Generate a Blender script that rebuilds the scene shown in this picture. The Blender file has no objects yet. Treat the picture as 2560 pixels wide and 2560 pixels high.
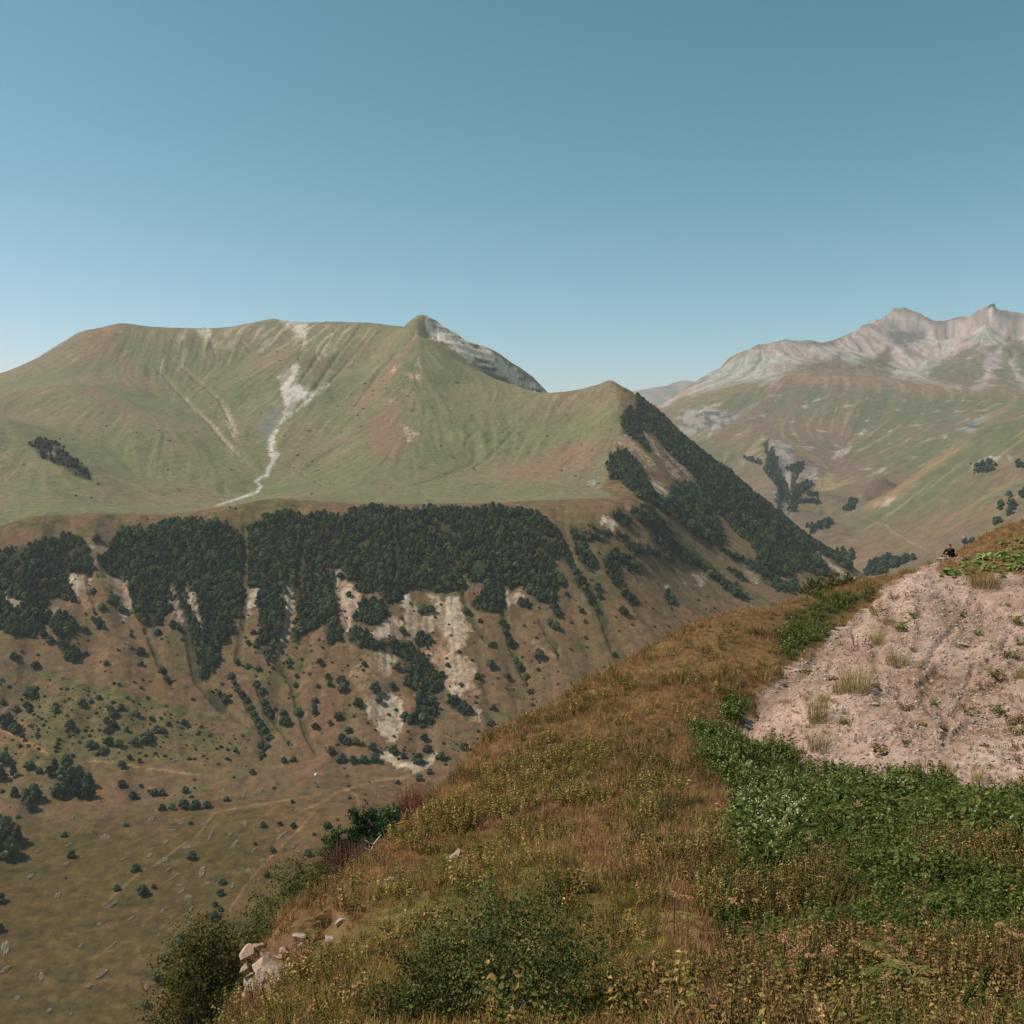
import bpy, bmesh, math, random
import numpy as np
from mathutils import Vector, Matrix

# ---------------------------------------------------------------- camera
SC = bpy.context.scene
COL = SC.collection
IMG = 2560.0                 # the photograph is surveyed in its own 2560 px frame
FPX = 2460.0                 # focal length in those pixels (55 degree lens)
HORIZON = 1180.0             # eye level in the photograph
PITCH = math.atan((IMG / 2 - HORIZON) / FPX)

cam_d = bpy.data.cameras.new('camera')
cam_d.sensor_width = 36.0
cam_d.lens = 36.0 * FPX / IMG
cam_d.clip_start = 0.2
cam_d.clip_end = 60000.0
cam = bpy.data.objects.new('camera', cam_d)
COL.objects.link(cam)
cam.location = (0, 0, 0)
cam.rotation_euler = (math.radians(90) - PITCH, 0, 0)
SC.camera = cam

# ---------------------------------------------------------------- sky and sun
SUN_AZ = math.radians(-90)   # straight from the left
SUN_EL = math.radians(52)
world = bpy.data.worlds.new('World')
SC.world = world
world.use_nodes = True
wn = world.node_tree
wn.nodes.clear()
sky = wn.nodes.new('ShaderNodeTexSky')
sky.sky_type = 'NISHITA'
sky.sun_disc = False
sky.sun_elevation = SUN_EL
sky.sun_rotation = SUN_AZ
sky.altitude = 2100
sky.air_density = 1.0
sky.dust_density = 1.1
sky.ozone_density = 1.6
bg = wn.nodes.new('ShaderNodeBackground')
SKY = 0.13
bg.inputs['Strength'].default_value = SKY
sep = wn.nodes.new('ShaderNodeSeparateColor'); cmb = wn.nodes.new('ShaderNodeCombineColor')
wn.links.new(sky.outputs['Color'], sep.inputs['Color'])
# the film's blue-green rendering of a clear sky: one tone curve for each channel, the same over the whole sky
for ch, gam, gain in (('Red', 1.98, 2.85), ('Green', 1.20, 1.36), ('Blue', 1.36, 1.08)):
    a_ = wn.nodes.new('ShaderNodeMath'); a_.operation = 'MULTIPLY'; a_.inputs[1].default_value = SKY
    b_ = wn.nodes.new('ShaderNodeMath'); b_.operation = 'POWER'; b_.inputs[1].default_value = gam
    c_ = wn.nodes.new('ShaderNodeMath'); c_.operation = 'MULTIPLY'; c_.inputs[1].default_value = gain / SKY
    wn.links.new(sep.outputs[ch], a_.inputs[0]); wn.links.new(a_.outputs[0], b_.inputs[0]); wn.links.new(b_.outputs[0], c_.inputs[0])
    wn.links.new(c_.outputs[0], cmb.inputs[ch])
wo = wn.nodes.new('ShaderNodeOutputWorld')
wn.links.new(cmb.outputs['Color'], bg.inputs['Color'])
wn.links.new(bg.outputs['Background'], wo.inputs['Surface'])

sun_d = bpy.data.lights.new('sun', 'SUN')
sun_d.energy = 4.8
sun_d.angle = math.radians(0.53)
sun_d.color = (1.0, 0.93, 0.84)
sun = bpy.data.objects.new('sun', sun_d)
COL.objects.link(sun)
sv = Vector((math.sin(SUN_AZ) * math.cos(SUN_EL), math.cos(SUN_AZ) * math.cos(SUN_EL), math.sin(SUN_EL)))
sun.rotation_euler = sv.to_track_quat('Z', 'Y').to_euler()
sun.location = (-60, 20, 80)

SC.view_settings.view_transform = 'Standard'
SC.view_settings.look = 'None'
SC.view_settings.exposure = 0.0
SC.view_settings.gamma = 1.0
SC.view_settings.use_curve_mapping = False
SC.render.engine = 'CYCLES'
SC.cycles.use_denoising = True
SC.cycles.max_bounces = 5
SC.cycles.diffuse_bounces = 2
SC.cycles.glossy_bounces = 1
SC.cycles.transmission_bounces = 2
SC.cycles.transparent_max_bounces = 4
SC.cycles.volume_bounces = 0

# ---------------------------------------------------------------- helpers: numbers
RNG = np.random.default_rng(7)
random.seed(7)
CP, SP = math.cos(PITCH), math.sin(PITCH)


def lin(r, g, b):
    out = []
    for c in (r, g, b):
        c /= 255.0
        out.append(c / 12.92 if c <= 0.04045 else ((c + 0.055) / 1.055) ** 2.4)
    return np.array(out)


def world_pt(px, py, d):
    """survey point: photograph position + ground distance ahead -> metres"""
    px = np.asarray(px, float); py = np.asarray(py, float); d = np.asarray(d, float)
    cx = (px - IMG / 2) / FPX
    cy = -(py - IMG / 2) / FPX
    ry = CP + cy * SP
    rz = cy * CP - SP
    return cx / ry * d, d, rz / ry * d


def to_img(x, y, z):
    f = y * CP - z * SP
    up = y * SP + z * CP
    f = np.maximum(f, 1e-3)
    return IMG / 2 + FPX * x / f, IMG / 2 - FPX * up / f


def Zm(ox, oy, s, pts):
    return [(ox + p[0] / s, oy + p[1] / s) + tuple(p[2:]) for p in pts]


def hash2(ix, iy, seed):
    h = (ix.astype(np.int64) * 374761393 + iy.astype(np.int64) * 668265263 + seed * 1442695041) & 0xffffffff
    h = ((h ^ (h >> 13)) * 1274126177) & 0xffffffff
    return ((h ^ (h >> 16)) & 0xffffff) / float(0xffffff)


def vnoise(x, y, seed=0):
    ix = np.floor(x); iy = np.floor(y)
    fx = x - ix; fy = y - iy
    fx = fx * fx * fx * (fx * (fx * 6 - 15) + 10); fy = fy * fy * fy * (fy * (fy * 6 - 15) + 10)
    a = hash2(ix, iy, seed); b = hash2(ix + 1, iy, seed)
    c = hash2(ix, iy + 1, seed); d = hash2(ix + 1, iy + 1, seed)
    return (a * (1 - fx) + b * fx) * (1 - fy) + (c * (1 - fx) + d * fx) * fy


def fbm(x, y, seed=0, octv=4, gain=0.5):
    s = 0; a = 1.0; t = 0
    for o in range(octv):
        ca, sa = math.cos(o * 0.7), math.sin(o * 0.7)
        s = s + a * (vnoise((x * ca - y * sa) * 2 ** o + 17.3 * o, (x * sa + y * ca) * 2 ** o - 9.1 * o, seed + o) - 0.5)
        t += a; a *= gain
    return s / t * 2


def smooth(e0, e1, x):
    t = np.clip((x - e0) / (e1 - e0), 0, 1)
    return t * t * (3 - 2 * t)


def poly_sd(px, py, poly):
    """signed distance (positive inside) in photograph pixels"""
    P = np.array(poly, float)[:, :2]
    best = np.full(px.shape, 1e18)
    inside = np.zeros(px.shape, bool)
    n = len(P)
    for i in range(n):
        ax, ay = P[i]; bx, by = P[(i + 1) % n]
        ex, ey = bx - ax, by - ay
        wx, wy = px - ax, py - ay
        t = np.clip((wx * ex + wy * ey) / (ex * ex + ey * ey + 1e-9), 0, 1)
        dx, dy = wx - ex * t, wy - ey * t
        best = np.minimum(best, dx * dx + dy * dy)
        c = (ay > py) != (by > py)
        xi = ax + (py - ay) / (by - ay if by != ay else 1e-9) * ex
        inside ^= c & (px < xi)
    return np.where(inside, 1, -1) * np.sqrt(best)


def area_mask(px, py, polys, soft=6.0, jit=None):
    m = np.zeros(px.shape)
    pad = 40
    for poly in polys:
        P = np.array(poly, float)[:, :2]
        sel = (px > P[:, 0].min() - pad) & (px < P[:, 0].max() + pad) & (py > P[:, 1].min() - pad) & (py < P[:, 1].max() + pad)
        if not sel.any():
            continue
        sd = poly_sd(px[sel], py[sel], poly)
        if jit is not None:
            sd = sd + jit[sel]
        m[sel] = np.maximum(m[sel], smooth(-soft, soft, sd))
    return m


def line_mask(px, py, pts, width, jit=None):
    """pts: (x, y[, half width])"""
    m = np.zeros(px.shape)
    P = [tuple(p) if len(p) > 2 else (p[0], p[1], width) for p in pts]
    xs = [p[0] for p in P]; ys = [p[1] for p in P]; pad = 4 * max(p[2] for p in P) + 12
    sel = (px > min(xs) - pad) & (px < max(xs) + pad) & (py > min(ys) - pad) & (py < max(ys) + pad)
    if not sel.any():
        return m
    x, y = px[sel], py[sel]
    j = 0 if jit is None else jit[sel]
    mm = np.zeros(x.shape)
    for (ax, ay, aw), (bx, by, bw) in zip(P[:-1], P[1:]):
        ex, ey = bx - ax, by - ay
        t = np.clip(((x - ax) * ex + (y - ay) * ey) / (ex * ex + ey * ey + 1e-9), 0, 1)
        dd = np.hypot(x - ax - ex * t, y - ay - ey * t) + j
        w = aw + (bw - aw) * t
        mm = np.maximum(mm, 1 - smooth(0.45 * w, 1.5 * w, dd))
    m[sel] = mm
    return m


def dens(pts, n=4):
    """densify a surveyed ridge or valley line (x, y, d)"""
    out = []
    for a, b in zip(pts[:-1], pts[1:]):
        for k in range(n):
            t = k / n
            out.append((a[0] + (b[0] - a[0]) * t, a[1] + (b[1] - a[1]) * t, math.exp(math.log(a[2]) * (1 - t) + math.log(b[2]) * t)))
    out.append(pts[-1])
    return out


class Height:
    """ground height from surveyed points, multiquadric interpolation over bearing and log distance"""
    def __init__(self, survey, extra=(), c=0.02, smoothing=1e-4):
        P = np.array(survey, float)
        x, y, z = world_pt(P[:, 0], P[:, 1], P[:, 2])
        if len(extra):
            E = np.array(extra, float)
            x = np.concatenate([x, E[:, 0]]); y = np.concatenate([y, E[:, 1]]); z = np.concatenate([z, E[:, 2]])
        self.u = np.arctan2(x, y); self.v = np.log(np.hypot(x, y)); self.c = c
        n = len(x)
        R = np.hypot(self.u[:, None] - self.u[None], self.v[:, None] - self.v[None])
        K = -np.sqrt(R * R + c * c) + np.eye(n) * smoothing
        T = np.stack([np.ones(n), self.u, self.v], 1)
        A = np.block([[K, T], [T.T, np.zeros((3, 3))]])
        s = np.linalg.solve(A, np.concatenate([z, np.zeros(3)]))
        self.w = s[:n]; self.p = s[n:]

    def uv(self, u, v):
        shp = u.shape
        u = u.ravel(); v = v.ravel()
        out = self.p[0] + self.p[1] * u + self.p[2] * v
        c2 = self.c ** 2
        for i in range(len(self.w)):
            out -= self.w[i] * np.sqrt((u - self.u[i]) ** 2 + (v - self.v[i]) ** 2 + c2)
        return out.reshape(shp)


class Sheet:
    """a piece of terrain: grid over bearing and distance, true metres"""
    def __init__(self, height, u0, u1, nu, rows):
        self.us = np.linspace(u0, u1, nu)
        vs = []
        for a, b, n in rows:
            vs.append(np.linspace(math.log(a), math.log(b), n, endpoint=False))
        self.vs = np.concatenate(vs + [[math.log(rows[-1][1])]])
        self.U, self.V = np.meshgrid(self.us, self.vs)
        self.R = np.exp(self.V)
        self.X = np.sin(self.U) * self.R
        self.Y = np.cos(self.U) * self.R
        self.Z = height.uv(self.U, self.V)

    def flow(self):
        """unit downhill direction per grid cell, in index steps per metre"""
        gv, gu = np.gradient(self.Z, self.vs, self.us)
        gx = gu / self.R; gy = gv / self.R
        g = np.hypot(gx, gy) + 1e-6
        self.slope = g
        dv = np.gradient(self.vs)[:, None] * np.ones_like(self.Z)
        du = self.us[1] - self.us[0]
        return -(gx / g) / self.R / du, -(gy / g) / self.R / dv

    def streak(self, noise, length, steps=24):
        """noise drawn out along the fall line (gullies, slides, vegetation runs)"""
        fu, fv = self.flow()
        ny, nx = noise.shape
        J, I = np.meshgrid(np.arange(nx, dtype=float), np.arange(ny, dtype=float))
        acc = noise.copy(); tot = 1.0
        for sgn in (1, -1):
            a, b = J.copy(), I.copy()
            h = length / steps
            for k in range(steps // 2):
                ia = np.clip(a.astype(int), 0, nx - 1); ib = np.clip(b.astype(int), 0, ny - 1)
                a = np.clip(a + sgn * fu[ib, ia] * h, 0, nx - 1.001); b = np.clip(b + sgn * fv[ib, ia] * h, 0, ny - 1.001)
                ia = a.astype(int); ib = b.astype(int)
                fa = a - ia; fb = b - ib
                s = (noise[ib, ia] * (1 - fa) + noise[ib, ia + 1] * fa) * (1 - fb) + (noise[ib + 1, ia] * (1 - fa) + noise[ib + 1, ia + 1] * fa) * fb
                acc += s; tot += 1
        return acc / tot

    def project(self):
        self.px, self.py = to_img(self.X, self.Y, self.Z)

    def at(self, x, y):
        """ground height at world x, y"""
        x = np.asarray(x, float); y = np.asarray(y, float)
        u = np.arctan2(x, y); v = np.log(np.hypot(x, y))
        a = np.clip((u - self.us[0]) / (self.us[1] - self.us[0]), 0, len(self.us) - 1.001)
        b = np.clip(np.interp(v, self.vs, np.arange(len(self.vs))), 0, len(self.vs) - 1.001)
        ia = a.astype(int); ib = b.astype(int); fa = a - ia; fb = b - ib
        Z = self.Z
        return (Z[ib, ia] * (1 - fa) + Z[ib, ia + 1] * fa) * (1 - fb) + (Z[ib + 1, ia] * (1 - fa) + Z[ib + 1, ia + 1] * fa) * fb

    def hit(self, px, py, d0=None, d1=None):
        """first ground point under a photograph position"""
        k = (px - IMG / 2) / FPX
        cy = -(py - IMG / 2) / FPX
        ry = CP + cy * SP; tz = (cy * CP - SP) / ry; tx = k / ry
        d = np.exp(np.linspace(math.log(d0 or math.exp(self.vs[0])), math.log(d1 or math.exp(self.vs[-1]) * 0.97), 1600))
        gz = self.at(tx * d, d)
        below = np.nonzero(gz >= tz * d)[0]
        if not len(below):
            i = int(np.argmin(np.abs(gz - tz * d))); dd = d[i]
        else:
            i = below[0]
            if i == 0:
                dd = d[0]
            else:
                e0 = tz * d[i - 1] - gz[i - 1]; e1 = tz * d[i] - gz[i]
                dd = d[i - 1] + (d[i] - d[i - 1]) * e0 / (e0 - e1 + 1e-12)
        return float(tx * dd), float(dd), float(self.at(np.array([tx * dd]), np.array([dd]))[0])

    def mesh(self, name, color, material, extra=None):
        ny, nx = self.Z.shape
        co = np.stack([self.X, self.Y, self.Z], -1).reshape(-1, 3).astype(np.float32)
        idx = np.arange(nx * ny).reshape(ny, nx)
        q = np.stack([idx[:-1, :-1], idx[:-1, 1:], idx[1:, 1:], idx[1:, :-1]], -1).reshape(-1, 4)
        me = bpy.data.meshes.new(name)
        me.vertices.add(len(co)); me.vertices.foreach_set('co', co.ravel())
        me.loops.add(q.size); me.loops.foreach_set('vertex_index', q.ravel().astype(np.int32))
        me.polygons.add(len(q))
        me.polygons.foreach_set('loop_start', np.arange(0, q.size, 4, dtype=np.int32))
        me.polygons.foreach_set('use_smooth', np.ones(len(q), bool))
        me.update(calc_edges=True)
        a = me.color_attributes.new('ground', 'FLOAT_COLOR', 'POINT')
        c4 = np.concatenate([color.reshape(-1, 3), np.ones((nx * ny, 1))], 1).astype(np.float32)
        a.data.foreach_set('color', c4.ravel())
        for k, val in (extra or {}).items():
            at = me.attributes.new(k, 'FLOAT', 'POINT')
            at.data.foreach_set('value', val.ravel().astype(np.float32))
        me.materials.append(material)
        ob = bpy.data.objects.new(name, me)
        COL.objects.link(ob)
        return ob


def mixc(base, col, m):
    return base * (1 - m[..., None]) + np.asarray(col) * m[..., None]


# ---------------------------------------------------------------- helpers: materials
def new_mat(name):
    m = bpy.data.materials.new(name)
    m.use_nodes = True
    nt = m.node_tree
    return m, nt, nt.nodes['Principled BSDF']


def ground_mat(name, scales, bump, rough=0.95, var=0.25, tex='Object'):
    """surveyed ground colours + procedural grain and relief"""
    m, nt, b = new_mat(name)
    N, L = nt.nodes, nt.links
    at = N.new('ShaderNodeAttribute'); at.attribute_name = 'ground'
    tc = N.new('ShaderNodeTexCoord')
    prev = at.outputs['Color']
    for i, s in enumerate(scales):
        n = N.new('ShaderNodeTexNoise'); n.inputs['Scale'].default_value = s; n.inputs['Detail'].default_value = 6; n.inputs['Roughness'].default_value = 0.65
        L.new(tc.outputs[tex], n.inputs['Vector'])
        r = N.new('ShaderNodeMapRange'); r.inputs['From Min'].default_value = 0.3; r.inputs['From Max'].default_value = 0.7
        r.inputs['To Min'].default_value = 1 - var; r.inputs['To Max'].default_value = 1 + var
        L.new(n.outputs['Fac'], r.inputs['Value'])
        mx = N.new('ShaderNodeVectorMath'); mx.operation = 'SCALE'
        L.new(prev, mx.inputs[0]); L.new(r.outputs['Result'], mx.inputs['Scale'])
        prev = mx.outputs['Vector']
    L.new(prev, b.inputs['Base Color'])
    n = N.new('ShaderNodeTexNoise'); n.inputs['Scale'].default_value = scales[0] * 1.3; n.inputs['Detail'].default_value = 8; n.inputs['Roughness'].default_value = 0.7
    L.new(tc.outputs[tex], n.inputs['Vector'])
    bp = N.new('ShaderNodeBump'); bp.inputs['Strength'].default_value = 0.6; bp.inputs['Distance'].default_value = bump
    L.new(n.outputs['Fac'], bp.inputs['Height']); L.new(bp.outputs['Normal'], b.inputs['Normal'])
    b.inputs['Roughness'].default_value = rough
    b.inputs['Specular IOR Level'].default_value = 0.1
    return m


def struct(o, label=None):
    o['kind'] = 'structure'
    if label:
        o['label'] = label
    return o

# ================================================================ STRUCTURE: far side of the valley
ridge_main = [(-260, 1010, 2950), (0, 935, 3000), (60, 924, 3020), (110, 885, 3040), (200, 830, 3080), (300, 808, 3120), (390, 818, 3170), (500, 822, 3230),
              (570, 820, 3260), (630, 808, 3280), (680, 797, 3300), (740, 808, 3300), (780, 810, 3280), (850, 808, 3240), (940, 813, 3150), (1000, 821, 3080),
              (1040, 818, 3000), (1080, 797, 2900)]
ridge_arete = [(1080, 797, 2900), (1110, 818, 2930), (1180, 858, 2960), (1240, 890, 2990), (1285, 925, 3020), (1330, 958, 3040), (1368, 984, 3060)]
arete_foot = [(1072, 835, 2840), (1105, 860, 2790), (1150, 905, 2740), (1230, 945, 2680), (1290, 965, 2620), (1340, 980, 2580)]
spur_peak = [(1080, 797, 2900), (1048, 870, 2740), (1014, 920, 2610), (985, 985, 2450), (965, 1060, 2250), (950, 1130, 2060), (930, 1200, 1880)]
col_right = [(1340, 981, 2540), (1400, 984, 2500), (1460, 974, 2440), (1500, 962, 2390), (1527, 951, 2350)]
spur_right = [(1527, 951, 2350), (1570, 972, 2330), (1612, 1000, 2310), (1650, 1035, 2290), (1700, 1090, 2260), (1760, 1140, 2230), (1830, 1190, 2200), (1920, 1265, 2150), (2000, 1330, 2100), (2070, 1378, 2070), (2130, 1418, 2040)]
spur_edge = [(1527, 951, 2350), (1552, 1010, 2230), (1553, 1060, 2130), (1535, 1130, 2000), (1522, 1180, 1890), (1490, 1218, 1800), (1530, 1240, 1700), (1564, 1243, 1650), (1610, 1266, 1590)]
rim = [(-200, 1330, 1420), (0, 1312, 1440), (93, 1290, 1480), (233, 1283, 1520), (396, 1286, 1550), (466, 1281, 1565), (582, 1264, 1585), (690, 1247, 1600), (800, 1254, 1600),
       (900, 1257, 1600), (1033, 1260, 1600), (1233, 1257, 1610), (1350, 1252, 1630), (1452, 1248, 1650), (1530, 1243, 1650)]
stream = [(526, 1272, 1720), (600, 1245, 1830), (650, 1222, 1900), (645, 1200, 1960), (670, 1180, 2020), (690, 1148, 2100), (680, 1110, 2200), (690, 1060, 2350), (705, 1010, 2500), (725, 950, 2680), (745, 900, 2830), (750, 850, 3040)]
left_spur = [(-150, 1000, 2700), (0, 965, 2650), (90, 955, 2600), (186, 961, 2500), (270, 1000, 2380), (350, 1045, 2270), (450, 1105, 2130), (560, 1175, 1990), (640, 1228, 1860)]
left_gully = [(0, 1040, 2250), (120, 1060, 2180), (220, 1110, 2050), (300, 1180, 1900), (350, 1240, 1760), (390, 1270, 1660)]
left_near = [(-150, 1010, 2150), (0, 1062, 2000), (70, 1100, 1930), (160, 1155, 1830), (230, 1205, 1760), (290, 1262, 1660)]

B_survey = []
for ln, n in ((ridge_main, 2), (ridge_arete, 3), (arete_foot, 2), (spur_peak, 3), (col_right, 3), (spur_right, 3), (spur_edge, 3), (rim, 2), (stream, 2), (left_spur, 2), (left_gully, 2), (left_near, 2)):
    B_survey += dens(ln, n)
B_survey += [
    # bowls and faces of the mountain
    (300, 900, 2850), (420, 930, 2800), (400, 1000, 2550), (520, 960, 2720), (560, 1050, 2400), (620, 1100, 2230), (600, 900, 2930), (640, 1000, 2560),
    (830, 920, 2850), (860, 1000, 2560), (850, 1080, 2280), (820, 1160, 2050), (780, 1210, 1890), (930, 900, 2860), (930, 980, 2560),
    (1130, 960, 2560), (1200, 1010, 2430), (1120, 1050, 2270), (1170, 1110, 2130), (1185, 1155, 2030), (1100, 1210, 1850), (1000, 1200, 1880),
    (1300, 1040, 2330), (1400, 1040, 2310), (1480, 1030, 2280), (1300, 1120, 2110), (1420, 1120, 2080), (1300, 1200, 1870), (1420, 1200, 1840), (1450, 1160, 1960),
    (900, 1245, 1680), (1100, 1250, 1680), (1300, 1246, 1700), (750, 1235, 1740), (450, 1260, 1720),
    # forested slope below the rim
    (0, 1370, 1390), (150, 1370, 1410), (300, 1330, 1470), (300, 1400, 1420), (450, 1330, 1480), (600, 1310, 1510), (700, 1300, 1525), (800, 1290, 1535), (900, 1290, 1535), (1050, 1285, 1540), (1200, 1290, 1540), (1300, 1300, 1535), (1400, 1300, 1540), (1500, 1300, 1540),
    (450, 1400, 1445), (620, 1400, 1450), (800, 1400, 1450), (1000, 1400, 1455), (1200, 1400, 1455), (1350, 1400, 1460), (1480, 1390, 1480),
    (0, 1500, 1300), (200, 1500, 1320), (450, 1500, 1360), (680, 1500, 1370), (900, 1500, 1375), (1100, 1500, 1380), (1300, 1500, 1390), (1480, 1500, 1400),
    (0, 1620, 1220), (200, 1640, 1230), (420, 1620, 1270), (640, 1620, 1280), (860, 1620, 1280), (1080, 1620, 1290), (1300, 1620, 1300), (1500, 1600, 1330),
    (0, 1740, 1150), (250, 1760, 1150), (480, 1750, 1180), (700, 1750, 1190), (900, 1750, 1195), (1100, 1740, 1210), (1300, 1740, 1220),
    (620, 1880, 1100), (850, 1870, 1105), (1000, 1850, 1125), (1150, 1850, 1130), (450, 1880, 1090),
    # valley floor
    (0, 1850, 1075), (120, 1900, 1045), (230, 1950, 1020), (300, 1970, 1010), (500, 1960, 1030), (700, 1950, 1040), (900, 1930, 1060), (1000, 1960, 1040), (-150, 1900, 1030),
    (0, 2050, 940), (300, 2080, 925), (600, 2060, 940), (800, 2070, 930), (950, 2060, 935), (1100, 2050, 940),
    (0, 2250, 810), (300, 2260, 810), (600, 2260, 805), (800, 2260, 800), (0, 2420, 720), (300, 2420, 720), (600, 2420, 715), (0, 2560, 655), (300, 2560, 655), (600, 2560, 650),
    # right side of the spur and the gorge flank
    (1640, 1080, 2170), (1650, 1150, 2040), (1620, 1220, 1780), (1700, 1220, 1960), (1760, 1280, 1900), (1650, 1330, 1620), (1700, 1330, 1720), (1820, 1330, 1920), (1900, 1380, 1850), (1800, 1400, 1740), (1650, 1420, 1520), (1700, 1480, 1500), (1850, 1460, 1640), (1980, 1440, 1800), (2060, 1440, 1900), (1950, 1500, 1600),
]
B_extra = []
for (ln, dz, dr) in ((ridge_main, 170, 1.13), (ridge_arete, 190, 1.12), (col_right[:-1], 150, 1.16), (spur_right[1:], 150, 1.14)):
    P = np.array(ln); x, y, z = world_pt(P[:, 0], P[:, 1], P[:, 2])
    B_extra += [(a * dr, b * dr, c - dz) for a, b, c in zip(x, y, z)]
    B_extra += [(a * dr * 1.17, b * dr * 1.17, c - dz * 2.6) for a, b, c in zip(x, y, z)]
# ground hidden below the near hill, and outside the frame
B_extra += [(-330, 420, -372), (-150, 420, -375), (50, 430, -378), (250, 450, -380), (420, 500, -382), (450, 700, -372), (400, 900, -352), (470, 1150, -330), (560, 1250, -322), (150, 620, -384), (200, 850, -370), (350, 1020, -345),
            (-350, 300, -365), (0, 300, -370), (300, 300, -375), (-1050, 1500, -110), (-1300, 2000, 60), (760, 1500, -300), (820, 1700, -290), (900, 2000, -330), (1300, 2500, -420), (1500, 3000, -450), (1200, 4200, -500), (0, 4500, -100), (-1500, 4200, 100)]

HB = Height(B_survey, B_extra, c=0.010, smoothing=1e-5)
B = Sheet(HB, -0.60, 0.52, 820, [(300, 640, 36), (640, 1160, 210), (1160, 1680, 270), (1680, 3400, 250), (3400, 4400, 24)])


def zoneZ(k):
    return {1: (0, 700, 2.1467), 2: (800, 700, 2.1467), 3: (1560, 700, 1.932), 4: (0, 1200, 2.1467), 5: (700, 1200, 2.1467), 6: (0, 1800, 2.415), 7: (1000, 1120, 2.76), 8: (1700, 900, 2.2465), 9: (0, 1750, 3.864), 10: (750, 1850, 3.864)}[k]


def zz(k, pts):
    return Zm(*zoneZ(k), pts)


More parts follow.
